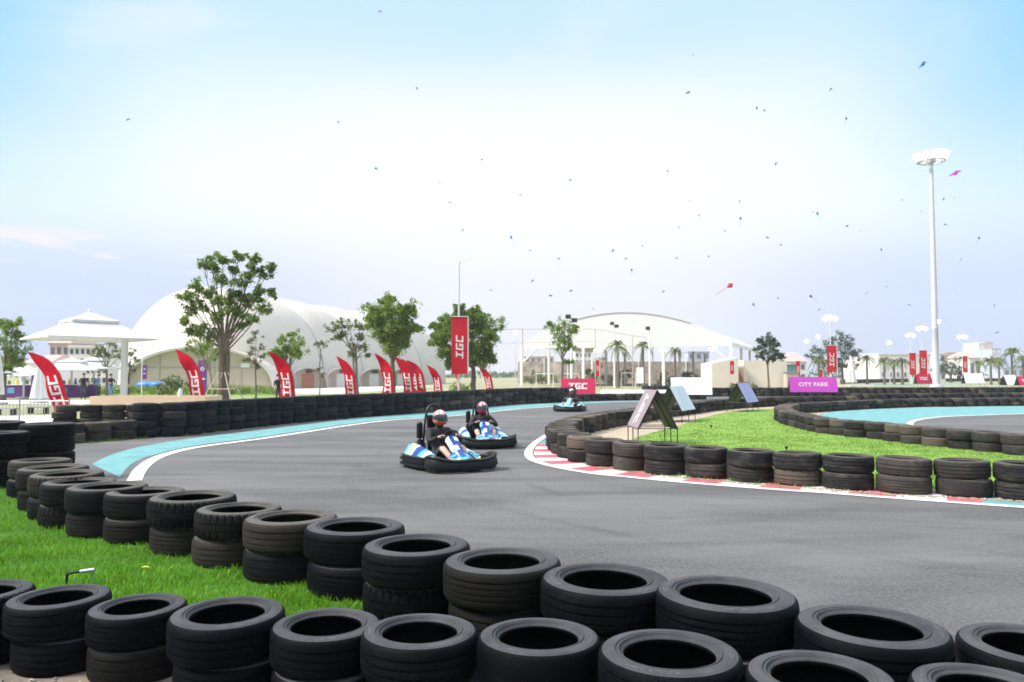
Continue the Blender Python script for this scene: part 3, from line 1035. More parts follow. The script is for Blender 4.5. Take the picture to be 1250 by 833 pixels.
def driver(loc, rz, label, shell, stripe, chin, turn=0.0, lean=0.0, shirt=1):
    P_ = {
        'pelvis': ((-.27, 0, .20), (.17, .13)), 'belly': ((-.31, 0, .33), (.15, .12)), 'chest': ((-.35, lean * .5, .50), (.165, .125)), 'neck0': ((-.345, lean, .655), .075), 'neck': ((-.325, lean, .74), .06), 'head': ((-.305, lean, .83), .085),
    }
    B_ = [('pelvis', 'belly', 1), ('belly', 'chest', 1), ('chest', 'neck0', 1), ('neck0', 'neck', 1), ('neck', 'head', 0)]
    for s, n in ((1, 'l'), (-1, 'r')):
        P_['sh' + n] = ((-.335, lean * .7 + .195 * s, .61), .086)
        P_['el' + n] = ((-.09, .31 * s, .46), .055)
        P_['wr' + n] = ((.02, .205 * s, .545), .031)
        P_['hip' + n] = ((-.18, .10 * s, .19), .092)
        P_['kn' + n] = ((.18, .20 * s, .375), .062)
        P_['an' + n] = ((.50, .14 * s, .150), .042)
        P_['toe' + n] = ((.60, .13 * s, .215), .035)
        B_ += [('chest', 'sh' + n, 1), ('sh' + n, 'el' + n, 1), ('el' + n, 'wr' + n, 1), ('pelvis', 'hip' + n, 2), ('hip' + n, 'kn' + n, 2), ('kn' + n, 'an' + n, 0), ('an' + n, 'toe' + n, 3)]
    vs, fs, ms = skin_mesh(P_, B_, 'pelvis', 2)
    mb = MB()
    o = 0
    mb.v = [tuple(v) for v in vs]
    mb.f = fs
    mb.m = ms
    for s in (1, -1):
        add_hand(mb, (.02, .205 * s, .545), (.095, .155 * s, .575), 0)
    b = mb.build('person', ['skin', 'shirt', 'trousers', 'black'], None, loc, (0, 0, rz))
    tag(b, label, 'person')
    # helmet
    hm = MB()
    T = Matrix.Translation((-.295, lean, .86)) @ Matrix.Rotation(turn, 4, 'Z') @ Matrix.Diagonal((1.08, 1.04, 1.04, 1))
    nu, nv = 28, 16
    rows, mm = [], {}
    for j in range(nv + 1):
        ph = -1.25 + (math.pi / 2 + 1.25) * j / nv
        row = []
        for i in range(nu + 1):
            a = 2 * math.pi * i / nu
            front = max(0, math.cos(a))
            r = math.cos(ph)
            ex = 1 + front * (.30 * math.exp(-((ph + .62) / .38) ** 2) + .10 * math.exp(-((ph - .05) / .4) ** 2))
            row.append((.138 * r * math.cos(a) * ex, .125 * r * math.sin(a), .142 * math.sin(ph)))
        rows.append(row)

    def pick(j, i):
        a = 2 * math.pi * (i + .5) / nu
        ph = -1.25 + (math.pi / 2 + 1.25) * (j + .5) / nv
        aa = min(a, 2 * math.pi - a)
        if -.32 < ph < .32 and aa < 1.15:
            return 3
        if ph <= -.32:
            return 2 if aa < 1.6 else 0
        if .32 <= ph < .50 and aa < 1.25:
            return 3
        if ph > .50 and .25 < abs(math.sin(a)) < .55:
            return 1
        if 1.15 < aa < 2.2 and -.15 < ph < .30:
            return 3
        if aa > 2.2 and -.1 < ph < .35:
            return 1
        return 0
    hm.grid(rows, 0, T, mats=pick)
    hb = hm.build('helmet', [shell, stripe, chin, 'visor'], b)
    vm = MB()
    rows = []
    for j in range(7):
        ph = -.30 + .60 * j / 6
        row = []
        for i in range(13):
            a = -1.12 + 2.24 * i / 12
            ex = (1 + max(0, math.cos(a)) * (.30 * math.exp(-((ph + .62) / .38) ** 2) + .10 * math.exp(-((ph - .05) / .4) ** 2))) * 1.03
            row.append((.138 * math.cos(ph) * math.cos(a) * ex, .129 * math.cos(ph) * math.sin(a), .142 * math.sin(ph)))
        rows.append(row)
    vm.grid(rows, 0, T)
    vm.build('visor', 'visor', hb)
    return b


def stander(px, Y, h, label, shirt, legs, pose=0.0, rz=0.0, base=None, hair='hair'):
    """small standing figure with shoulders, arms, legs, head and hair"""
    loc = P(px, 470)
    loc = Vector(((px - CX) / F * Y, Y, 0))
    P_ = {'pelvis': ((0, 0, .93), (.15, .11)), 'belly': ((0, 0, 1.08), (.14, .10)), 'chest': ((0, 0, 1.28), (.165, .11)), 'neck': ((0, 0, 1.47), .055), 'head0': ((0, -.01, 1.56), .085), 'head': ((0, -.015, 1.68), .085)}
    B_ = [('pelvis', 'belly', 1), ('belly', 'chest', 1), ('chest', 'neck', 1), ('neck', 'head0', 0), ('head0', 'head', 0)]
    for s, n in ((1, 'l'), (-1, 'r')):
        P_['s' + n] = ((.19 * s, 0, 1.40), .062)
        P_['e' + n] = ((.26 * s, -.02 - pose * .1, 1.13), .043)
        P_['w' + n] = ((.25 * s, -.08 - pose * .2, .90 + pose * .2), .03)
        P_['f' + n] = ((.24 * s, -.10 - pose * .27, .80 + pose * .2), .024)
        P_['h' + n] = ((.09 * s, 0, .88), .088)
        P_['k' + n] = ((.10 * s, -.03, .49), .06)
        P_['a' + n] = ((.11 * s, .02, .08), .042)
        P_['t' + n] = ((.12 * s, -.13, .04), .036)
        B_ += [('chest', 's' + n, 1), ('s' + n, 'e' + n, 1), ('e' + n, 'w' + n, 0), ('w' + n, 'f' + n, 0), ('pelvis', 'h' + n, 2), ('h' + n, 'k' + n, 2), ('k' + n, 'a' + n, 2), ('a' + n, 't' + n, 3)]
    vs, fs, ms = skin_mesh(P_, B_, 'pelvis', 1)
    mb = MB()
    mb.v, mb.f, mb.m = [tuple(v) for v in vs], fs, ms
    b = mb.build('person', ['skin', shirt, legs, 'black'], None, loc, (0, 0, rz))
    b.scale = (h / 1.76,) * 3
    hb = MB()
    hb.ell((0, .015, 1.685), (.098, .105, .10), 0, 12, 8)
    hb.build('hair', hair, b)
    return tag(b, label, 'person')


# ------------------------------------------------------------------ karts
def sweep(path, sect, mi=0, mb=None, mats=None):
    """path: list of (x, y, dz_top); sect: list of (outward offset, z); outward = right-hand normal in plan"""
    n = len(path)
    rows = []
    for i, (x, y, k) in enumerate(path):
        a, b = path[max(i - 1, 0)], path[min(i + 1, n - 1)]
        tx, ty = b[0] - a[0], b[1] - a[1]
        l = math.hypot(tx, ty) or 1
        nx, ny = ty / l, -tx / l
        rows.append([(x + nx * o, y + ny * o, z + (k * max(0, (z - .05)) / .2)) for o, z in sect] + [(x + nx * sect[0][0], y + ny * sect[0][0], sect[0][1] + (k * max(0, (sect[0][1] - .05)) / .2))])
    mb.grid(rows, mi, flip=True)
    for r, fl in ((rows[0], False), (rows[-1], True)):
        o = len(mb.v)
        mb.add(r[:-1], [tuple(reversed(range(len(sect)))) if fl else tuple(range(len(sect)))], mi)


def kart(loc, rz, label, c_nose, c_pod):
    k = empty('go_kart', loc, rz)
    tag(k, label, 'go-kart', 'go-karts on the track')
    W = .60
    # floor pan
    mb = MB()
    mb.prism([(-.62, .045), (.70, .045), (.70, .06), (-.62, .06)], .62)
    for s in (1, -1):
        mb.tube([(-.72, .30 * s, .075), (.30, .30 * s, .075), (.74, .22 * s, .075)], .017, 8)
    mb.build('floor_pan', 'black_steel', k)
    # front bumper
    mb = MB()
    half = [(.34, .55, .02), (.44, .60, .055), (.56, .60, .075), (.66, .565, .065), (.735, .47, .025), (.79, .30, -.01), (.815, .13, -.012), (.82, 0, -.002)]
    pth = [(x, y, z) for x, y, z in half] + [(x, -y, z) for x, y, z in reversed(half[:-1])]
    pth = [(p.x, p.y, p.z) for p in smooth_path([Vector(q) for q in pth], 3)]
    sect = [(-.055, .05), (-.03, .03), (.02, .03), (.035, .045), (.03, .06), (.06, .075), (.068, .105), (.048, .16), (.036, .185), (.05, .198), (.056, .215), (.04, .232), (.01, .238), (-.012, .228), (-.05, .16)]
    pth = list(reversed(pth))
    sweep(pth, sect, 0, mb)
    mb.build('front_bumper', 'black', k)
    # side bumpers with ribs
    rib = [(-.04, .05), (0, .035), (.05, .045), (.068, .065), (.068, .09), (.022, .105), (.018, .125), (.062, .14), (.064, .175), (.02, .185), (.016, .20), (.045, .208), (.04, .225), (-.02, .23), (-.045, .16)]
    for s in (1, -1):
        mb = MB()
        half = [(.33, .51, 0), (.22, .585, 0), (.0, .60, 0), (-.25, .60, 0), (-.45, .595, .0), (-.60, .57, .0), (-.70, .50, 0)]
        pth = [(x, y * s, z) for x, y, z in half]
        pts = [(p.x, p.y, p.z) for p in smooth_path([Vector(q) for q in pth], 3)]
        sweep(pts if s > 0 else pts[::-1], rib, 0, mb)
        mb.build('side_bumper', 'black', k)
    mb = MB()
    pts = [(p.x, p.y, p.z) for p in smooth_path([Vector(q) for q in ((-.71, -.49, 0), (-.78, -.38, 0), (-.80, 0, 0), (-.78, .38, 0), (-.71, .49, 0))], 4)]
    sweep(pts[::-1], rib, 0, mb)
    mb.build('rear_bumper', 'black', k)
    # coloured side pods
    for s in (1, -1):
        mb = MB()
        xs = [-.62, -.52, -.47, -.42, -.36, -.30, -.10, .02, .14, .32]
        cm = [1, 3, 1, 3, 2, 0, 1, 2, 1]
        rows = []
        for x in xs:
            t = (x + .62) / .94
            hi = .41 - .17 * t ** 1.6
            rows.append([(x, s * .34, .08), (x, s * .345, hi - .02), (x, s * .37, hi), (x, s * .46, hi - .035), (x, s * .555, .235 - .02 * t), (x, s * .575, .20), (x, s * .575, .10)])
        mb.grid(rows, 0, mats=lambda i, j: cm[i] if j > 0 else 1, flip=(s < 0))
        mb.build('side_pod', [c_nose, c_pod, 'decal', 'yellow'], k)
    # nose fairing: central panel and the two lower wings
    mb = MB()
    secs = [(.80, .225, .16), (.70, .25, .15), (.58, .29, .135), (.46, .35, .12), (.36, .42, .115), (.27, .49, .12), (.20, .55, .13), (.17, .58, .11)]
    cm = [[1, 1, 0, 3], [1, 0, 1, 1], [2, 0, 0, 1], [1, 2, 0, 0], [0, 0, 0, 1], [1, 0, 2, 1], [2, 0, 0, 2], [0, 0, 0, 0]]
    rows = []
    for x, z, w in secs:
        rows.append([(x - .03, -w, z - .05), (x, -w * .62, z - .005), (x, 0, z + .012), (x, w * .62, z - .005), (x - .03, w, z - .05)])
    mb.grid(rows, 0, mats=lambda i, j: cm[i][j], flip=False)
    rows2 = [[(p[0] - .012, p[1], p[2] - .02) for p in r] for r in rows]
    mb.grid(rows2, 0, flip=True)
    mb.build('steering_fairing', [c_nose, c_pod, 'decal', 'yellow'], k)
    for s in (1, -1):
        mb = MB()
        rows = []
        for t in range(6):
            u = t / 5
            x0, y0, z0 = .50 + .24 * u, s * (.12 + .02 * u), .325 - .095 * u
            rows.append([(x0, y0, z0), (x0 + .03, y0 + s * .08, z0 - .02 - .03 * u), (x0 + .02 - .10 * u, y0 + s * .15, .245)])
        mb.grid(rows, 0, mats=lambda i, j: [0, 1, 0, 1, 3][i], flip=(s < 0))
        mb.build('nose_wing', [c_nose, c_pod, 'decal', 'yellow'], k)
    # seat
    mb = MB()
    rows = []
    for x, z, hw, lip in ((.02, .16, .17, .04), (-.06, .115, .19, .08), (-.18, .10, .20, .12), (-.29, .115, .20, .15), (-.37, .19, .20, .16), (-.43, .33, .19, .15), (-.47, .48, .18, .11), (-.50, .60, .165, .06), (-.515, .66, .13, .03)):
        nx = 1.0 if z > .25 else .3
        nz = 0.2 if z > .25 else 1.0
        rows.append([(x + nx * lip, -hw - .02, z + nz * lip), (x + nx * lip * .4, -hw, z + nz * lip * .4), (x, -hw * .7, z), (x - .01, 0, z - .01), (x, hw * .7, z), (x + nx * lip * .4, hw, z + nz * lip * .4), (x + nx * lip, hw + .02, z + nz * lip)])
    mb.grid(rows, 0)
    mb.grid([[(p[0] - .015, p[1] * 1.02, p[2] - .012) for p in r] for r in rows], 0, flip=True)
    mb.build('seat', 'black', k)
    # headrest and roll hoop
    mb = MB()
    mb.tube(smooth_path([(-.52, -.215, .10), (-.53, -.205, .45), (-.54, -.17, .80), (-.545, -.125, 1.0), (-.548, -.06, 1.075), (-.55, 0, 1.085), (-.548, .06, 1.075), (-.545, .125, 1.0), (-.54, .17, .80), (-.53, .205, .45), (-.52, .215, .10)], 4), .022, 8)
    for s in (1, -1):
        mb.tube([(-.53, .205 * s, .48), (-.78, .25 * s, .14)], .013, 8)
    mb.tube([(-.538, -.18, .62), (-.538, .18, .62)], .012, 8)
    mb.build('roll_hoop', 'black_steel', k)
    mb = MB()
    mb.box((-.515, 0, .755), (.055, .27, .30))
    mb.build('headrest', 'black', k)
    # engine, air box, exhaust
    mb = MB()
    mb.box((-.45, -.30, .20), (.26, .14, .20))
    for i in range(6):
        mb.box((-.45, -.30, .315 + i * .02), (.22, .15, .008))
    mb.box((-.45, -.30, .45), (.10, .10, .05))
    mb.build('engine', 'black_steel', k)
    mb = MB()
    mb.tube([(-.50, -.30, .50), (-.50, -.30, .76)], [.055, .055], 14)
    mb.tube([(-.50, -.30, .76), (-.50, -.30, .79)], [.05, .03], 14)
    mb.tube([(-.50, -.30, .5), (-.45, -.30, .44)], .02, 8)
    mb.build('air_box', 'black', k)
    mb = MB()
    mb.tube([(-.55, .05, .13), (-.62, .30, .15), (-.63, .36, .15)], [.03, .05, .03], 12)
    mb.build('exhaust', 'grey_steel', k)
    mb = MB()
    mb.box((.25, 0, .13), (.2, .16, .10))
    mb.build('fuel_tank', 'hel_white', k)
    # wheels
    for x, r, w in ((.50, .125, .12), (-.52, .135, .17)):
        for s in (1, -1):
            M = Matrix.Translation((x, s * .43, r)) @ Matrix.Rotation(math.pi / 2, 4, 'X')
            mb = MB()
            mb.lathe([(r * .55, -w / 2 * .9), (r * .9, -w / 2), (r * .985, -w / 2 * .8), (r, 0), (r * .985, w / 2 * .8), (r * .9, w / 2), (r * .55, w / 2 * .9)], 26, 0, M)
            wh = mb.build('wheel', 'kart_tyre', k)
            mb = MB()
            mb.lathe([(.0, -w / 2 * .5), (r * .45, -w / 2 * .6), (r * .57, -w / 2 * .92), (r * .57, w / 2 * .92), (r * .45, w / 2 * .6), (0, w / 2 * .5)], 18, 0, M)
            mb.build('rim', 'rim', wh)
    # steering wheel and column
    mb = MB()
    T = Matrix.Translation((.08, 0, .545)) @ Matrix.Rotation(rad(-48), 4, 'Y')
    mb.tube([(.155 * math.cos(a), .165 * math.sin(a), 0) for a in [2 * math.pi * i / 28 for i in range(28)]], .014, 8, 0, T, closed=True)
    for a in (rad(90), rad(-90), rad(180)):
        mb.tube([(0, 0, -.02), (.15 * math.cos(a), .16 * math.sin(a), 0)], .010, 6, 0, T)
    mb.build('steering_wheel', 'black', k)
    mb = MB()
    mb.tube([(.08, 0, .535), (.55, 0, .12)], .012, 8)
    mb.build('steering_column', 'grey_steel', k)
    return k


K1 = P(549, 567)
K1 = Vector((K1.x, 13.55, 0.002))
K1.x = (546.5 - CX) / F * K1.y
rz1 = rad(-90 + 33)
kart(K1, rz1, 'blue and turquoise kart in front, its tall roll hoop standing beside an orange helmet', 'blue', 'aqua')
driver(K1, rz1, 'driver in orange and salmon helmet and black shirt steering the front kart', 'hel_pink', 'hel_white', 'hel_orange', turn=rad(14))
K2 = Vector(((591 - CX) / F * 17.6, 17.6, 0.002))
rz2 = rad(-90 + 11)
kart(K2, rz2, 'blue kart with pale blue side pods following right behind the front kart', 'blue', 'sky_blue')
driver(K2, rz2, 'driver in red and white helmet crouched behind the fairing of the second kart', 'hel_red', 'hel_white', 'hel_red')
K3 = Vector(((696 - CX) / F * 34.2, 34.2, 0.002))
rz3 = rad(-90 - 16)
kart(K3, rz3, 'small distant kart coming round the bend below the crimson board', 'sky_blue', 'aqua')
driver(K3, rz3, 'driver in a pale salmon helmet on the distant kart at the bend', 'hel_pink', 'hel_white', 'hel_pink')


# ------------------------------------------------------------------ A-frame boards
def a_frame(loc, yaw, length, width, leg, top, mA, mB_, label, text=None, text_side=1, tsize=.3, rot=False, city=None, fullback=False, emblem=False):
    """ridge along local X; panels slope to +Y (side 1) and -Y (side -1)"""
    t = empty('advertising_board', loc, yaw)
    tag(t, label, 'sign', 'A-frame advertising boards inside the track')
    for s, m in ((1, mA), (-1, mB_)):
        mb = MB()
        e1 = Vector((1, 0, 0))
        dn = Vector((0, s * width / 2, leg - top))
        sl = dn.length
        dn.normalize()
        n = Vector((0, s * (top - leg), width / 2)).normalized()
        ridge = Vector((0, s * .006, top))
        hl = length / 2

        def pt(u, v, o):
            return ridge + e1 * u + dn * v + n * o
        v0, v1 = 0.0, sl
        q = [pt(-hl, v0, .012), pt(hl, v0, .012), pt(hl, v1, .012), pt(-hl, v1, .012)]
        b = [pt(-hl, v0, -.012), pt(hl, v0, -.012), pt(hl, v1, -.012), pt(-hl, v1, -.012)]
        fr = (0, 1, 2, 3) if s < 0 else (3, 2, 1, 0)
        mb.add(q, [fr[::-1] if s < 0 else fr[::-1]], 0)
        mb.add(b, [(0, 1, 2, 3)], 1)
        mb.add(q + b, [(0, 1, 5, 4), (1, 2, 6, 5), (2, 3, 7, 6), (3, 0, 4, 7)], 2)
        mats = [m, 'green_back', 'black_steel']
        if text and s == text_side:
            mats.append('letter')
            if rot:
                letters(mb, text, tsize, lambda u, v, o: pt(v * (1 if s > 0 else 1), sl / 2 + u * .9, .016), 3, two=False)
            else:
                sg = -1 if s > 0 else 1
                letters(mb, text, tsize, lambda u, v, o: pt(u * sg, sl * .48 - v, .016), 3, two=False, shear=.05)
        if city and s == text_side:
            mats.append('letter')
            vs, fs = font_mesh(city, tsize, .011)
            sg = -1 if s > 0 else 1
            mb.add([pt(x * sg, sl * .5 - y, .016 + z) for x, y, z in vs], fs, 3)
        if emblem and s == text_side:
            mats.append('cream_dark')
            mb.add([pt(.09 * math.cos(a), sl * .5 + .09 * math.sin(a), .016) for a in [i * math.pi / 6 for i in range(12)]], [tuple(range(12))], 3)
        mb.build('panel', mats, t, smooth=False)
    mb = MB()
    r = .012
    for s in (1, -1):
        for u in (-.49, 0, .49):
            mb.tube([(u * length, s * width / 2, 0), (u * length, s * width / 2, leg + .02)], r, 6)
        mb.tube([(-length / 2, s * width / 2, leg - .012), (length / 2, s * width / 2, leg - .012)], r, 6)
    for u in (-.49, 0, .49):
        mb.tube([(u * length, -width / 2, leg), (u * length, width / 2, leg)], r * .9, 6)
        for s in (1, -1):
            mb.tube([(u * length, s * width / 2 - s * .03, leg), (u * length, 0, top - .045)], r, 6)
    mb.build('frame', 'black_steel', t)
    return t


a_frame((3.30, 18.05, 0.01), rad(92), 1.25, .90, .40, 1.27, 'mauve', 'ice', 'large mauve A-frame board on black legs standing at the corner of the infield lawn', 'TGC', 1, .30, rot=True)
a_frame((5.72, 26.6, 0.01), rad(62), 1.75, .86, .40, 1.22, 'ice', 'ice', 'pale blue A-frame board on black legs behind the large mauve one', None)
a_frame((10.25, 33.9, 0.016), rad(58), 1.9, .86, .40, 1.24, 'ice', 'violet', 'violet and blue A-frame board at the far edge of the infield lawn')
a_frame(((705.5 - CX) / F * 48, 48, 0), rad(-4), 2.15, .9, .40, 1.37, 'red_board', 'red_board', 'crimson board lettered TGC behind the end of the outer tyre wall', 'TGC', -1, .40)
a_frame(((843 - CX) / F * 47, 47, 0), rad(-6), 2.45, .9, .40, 1.44, 'white', 'white', 'plain white board with a faint emblem behind the pale blue one', None, -1, emblem=True)
a_frame(((995 - CX) / F * 52, 52.5, 0), rad(-4), 3.2, .5, .42, 1.46, 'magenta', 'magenta', 'magenta and purple board lettered CITY PARK before the rear tyre barrier', None, -1, .36, city='CiTY PARK')
a_frame(((1231 - CX) / F * 88, 88, 0), rad(12), 1.6, 1.1, .40, 1.55, 'white', 'white', 'small white board far off near the right frame edge')
a_frame(((1250 - CX) / F * 86, 86, 0), rad(5), 1.9, .9, .40, 1.40, 'red_board', 'red_board', 'crimson board cut by the right frame edge, far off', 'TGC', -1, .36)
a_frame(((1187 - CX) / F * 100, 100, 0), rad(3), 2.6, .9, .45, 1.75, 'white', 'white', 'wide white board right of the floodlight mast, far off')
a_frame(((1126 - CX) / F * 96, 96, 0), rad(3), 2.0, .8, .45, 1.7, 'red_board', 'red_board', 'crimson board left of the floodlight mast below two banners', 'TGC', -1, .38)


# ------------------------------------------------------------------ feather flags and banners
def interp(t, tab):
    for (a, x), (b, y) in zip(tab, tab[1:]):
        if t <= b:
            u = (t - a) / (b - a)
            u = u * u * (3 - 2 * u) * .35 + u * .65
            return x + (y - x) * u
    return tab[-1][1]


FR = [(0, 0), (.37, -.07), (.55, -.14), (.67, -.25), (.78, -.40), (.86, -.57), (.93, -.80), (1, -1.10)]
FLFT = [(0, -.60), (.37, -.62), (.55, -.70), (.67, -.80), (.78, -.90), (.86, -.97), (.93, -1.04), (1, -1.12)]
FH, FZ = 2.05, .40


WAVE = [0.0, 1.0]


def flag_pt(a, t, o):
    """a: 0 pole edge .. 1 free edge; t: 0 bottom .. 1 tip"""
    x = interp(t, FR) * (1 - a) + interp(t, FLFT) * a
    y = WAVE[1] * (.07 * math.sin(t * 7 + a * 2.5 + WAVE[0]) * a + .05 * math.sin(t * 13 + WAVE[0] * 2) * a) + o
    x += .05 * WAVE[1] * math.sin(t * 5 + WAVE[0]) * a * (1 - t)
    return Vector((x, y, FZ + t * FH - .06 * a * (1 - t)))


def feather_flag():
    t = empty('feather_flag')
    mb = MB()
    rows = [[flag_pt(j / 8, min(i / 30, .997), 0) for j in range(9)] for i in range(31)]
    mb.grid(rows, 0)
    w = .60
    letters(mb, 'TGC', .34, lambda u, v, o: flag_pt(min(.97, max(.03, .53 + v / w)), .34 + u / FH, o), 1, serif=True, shear=.14, adv=.98, eps=.010, wide=1.0)
    mb.build('cloth', ['red', 'letter'], t)
    mb = MB()
    pts = [(0.02, 0, -.0), (0.02, 0, .3)] + [tuple(flag_pt(0, i / 24, 0) + Vector((.015, 0, 0))) for i in range(25)]
    mb.tube(pts, [.016] * 2 + [.015 - .009 * i / 24 for i in range(25)], 7)
    mb.tube([(-.3, 0, .02), (.34, 0, .02)], .014, 6)
    mb.tube([(0.02, -.3, .02), (0.02, .3, .02)], .014, 6)
    mb.build('pole', 'dark', t)
    return t


protos = []
for WAVE[0], WAVE[1] in ((0.0, 1.0), (1.9, 1.5), (3.7, .8)):
    protos.append(feather_flag())
used_p = set()
FLAGS = [  # px of pole foot, depth, scale, lean (deg), yaw, label
    (90, 26.5, 1.12, -12, -8, 'red feather flag leaning far left behind the railing, first from the left'),
    (253, 35, 1.22, -7, -12, 'red feather flag behind the beige planter, before a purple poster'),
    (361, 35, 1.10, 0, 0, 'red feather flag right of the big tree, a dark figure beside it'),
    (435.5, 37.5, 1.02, 2, -8, 'red feather flag before the slender sparse tree'),
    (480.5, 40.5, 1.09, 4, -12, 'red feather flag below the round dense tree'),
    (506, 45, 1.10, 0, -5, 'front flag of the bunch of three overlapping red feather flags'),
    (513.5, 49, 1.10, -2, -5, 'middle flag of the bunch of three overlapping red feather flags'),
    (520.5, 53, 1.10, -3, -5, 'rear flag of the bunch of three overlapping red feather flags'),
    (541, 49, .93, -2, -10, 'red feather flag alone, just left of the tall red banner'),
    (563, 56, .80, -6, -55, 'red feather flag half hidden behind the tall red banner post'),
    (603, 60, .95, -4, -5, 'small red feather flag right of the tall red banner, last of the line'),
]
for i, (px, Y, sc, lean, yaw, lab) in enumerate(FLAGS):
    k_ = (0, 2, 1, 0, 1, 0, 2, 1, 2, 0, 1)[i]
    o = protos[k_] if k_ not in used_p else copy_tree(protos[k_])
    used_p.add(k_)
    o.location = ((px - CX) / F * Y, Y, 0)
    o.rotation_euler = (0, rad(lean), rad(yaw))
    o.scale = (sc, sc, sc)
    tag(o, lab, 'flag', 'red feather flags along the outer wall')


def banner(px, Y, y0, y1, wpx, label, lettered=True, m='red_banner', ragged=False, yaw=0.0, size=None):
    """hanging banner with a bar along its right edge; y0, y1: top and bottom pixel rows"""
    zt, zb = V(px, y0, Y).z, V(px, y1, Y).z
    w, h = wpx / F * Y, zt - zb
    X = (px - CX) / F * Y
    t = empty('banner', (X, Y, zb), yaw)
    mb = MB()

    def fn(x, z, o):
        return Vector((x, .02 * w * math.sin(z * 2.2) + o, z))
    rows = []
    for i in range(13):
        z = h * i / 12
        rows.append([fn(-w / 2 + w * j / 5, z + (0 if i or not ragged else .12 * h * (j % 2) - .10 * h * (1 - j / 5)), 0) for j in range(6)])
    mb.grid(rows, 0)
    if lettered:
        sz = size or w * .46
        letters(mb, 'TGC', sz, lambda u, v, o: fn(-v, h * .48 + u, o), 1, serif=True, shear=.14, adv=1.06, eps=.012, wide=min(1.0, h * .62 / (sz * 3.0)))
    mb.build('cloth', [m, 'letter'], t)
    mb = MB()
    mb.tube([(w / 2 + .03, 0, 0), (w / 2 + .03, 0, h)], .035, 6)
    mb.tube([(-w / 2, 0, h + .02), (w / 2 + .03, 0, h + .02)], .025, 6)
    mb.build('hanger', 'galv', t)
    return tag(t, label, 'banner', 'red banners on posts')


def lamp_post(px, Y, ytop, r0, label, head='arm', lit='lamp', zb=0.0, spread=1.0):
    X = (px - CX) / F * Y
    zt = V(px, ytop, Y).z
    t = empty('street_lamp', (X, Y, zb))
    mb = MB()
    mb.lathe([(0, 0), (r0 * 2.4, 0), (r0 * 2.4, .03), (r0 * 1.4, .05), (r0, .5), (r0 * .55, zt), (0, zt)], 12)
    mb.build('pole', 'galv', t)
    if head == 'arm':
        mb = MB()
        mb.tube(smooth_path([(0, 0, zt - .05), (.15, 0, zt - .02), (.45, 0, zt - .04), (.62, 0, zt + .05)], 4), [.05] * 13, 8)
        a = mb.build('arm', 'galv', t)
        mb = MB()
        mb.box((.42, 0, zt - .0), (.62, .24, .07), ry=rad(-8))
        hd = mb.build('lamp_head', 'galv', t)
        mb = MB()
        mb.box((.42, 0, zt - .048), (.50, .18, .02), ry=rad(-8))
        mb.build('lens', lit, hd)
    else:
        mb = MB()
        mb.box((0, 0, zt), (1.1 * spread, .08, .08))
        mb.build('arm', 'galv', t)
        for dx, dz in ((-.42, .0), (.05, .12), (.45, -.02)) if head == 'cluster' else ((0, .0),):
            mb = MB()
            mb.box((dx * spread, .10, zt + .2 + dz), (.44 * spread, .14, .40 * spread), rx=rad(-18))
            hd = mb.build('lamp_head', 'galv', t)
            mb = MB()
            mb.ell((dx * spread, 0.01, zt + .2 + dz), (.26 * spread, .07, .22 * spread), 0, 12, 8)
            mb.build('lens', lit, hd)
    return tag(t, label, 'street lamp', 'lamp posts around the track')


lamp_post(560, 50, 319, .085, 'tall grey street lamp with a small curved head rising above the red banner', 'arm', 'lamp_warm')
banner(561, 49.8, 387, 457, 20, 'large red banner lettered TGC hung on the tall street lamp', True)
lamp_post(1014, 92, 391, .10, 'lamp post with a bright glaring head above the dark broad tree', 'cluster', 'lamp', spread=1.35)
banner(1015.5, 88, 422, 455, 12, 'red banner lettered TGC hung on a post before the dark broad tree', True, ragged=True)
banner(974, 100, 441, 459, 5, 'narrow red banner above the left end of the magenta board')
banner(893.5, 86, 441, 457, 5, 'red and white banner hanging at the corner of the cream stair block')
banner(729.5, 80, 440, 459, 4.6, 'narrow red banner before the white pavilion, above the crimson board')
banner(1114, 95, 431, 458, 8, 'red banner left of the floodlight mast, farther from it than its twin')
banner(1127, 95, 428, 458, 9.5, 'red and white banner just left of the floodlight mast, next to its twin')
banner(1178, 110, 435, 455, 6, 'red and white banner right of the floodlight mast')
banner(1002, 130, 451, 462, 4, 'tiny red banner left of the red banner before the dark broad tree', False)
for px, Y, y, lab, sp in ((1112, 138, 411, 'lamp post with a round bright head, leftmost of the pair left of the mast', 1.25), (1126, 128, 403, 'lamp post with the wide bright head just left of the floodlight mast', 1.45), (1175, 138, 413, 'lamp post with a wide bright head right of the floodlight mast', 1.4)):
    lamp_post(px, Y, y, .10, lab, 'cluster', 'lamp', spread=sp)
for px, Y, y, lab in ((1147, 150, 394, 'thin lamp post with a small bright head touching the mast on its right'), (999, 140, 413, 'thin lamp post with a small bright head left of the dark broad tree'), (985, 150, 418, 'thin low lamp post with a faint head above the narrow red banner'), (1086, 150, 420, 'thin lamp post with a small bright head above the white blocks'), (629.5, 125, 408, 'thin lamp post with a small bright head left of the white pavilion')):
    lamp_post(px, Y, y, .07, lab, 'single', 'lamp', spread=1.6)

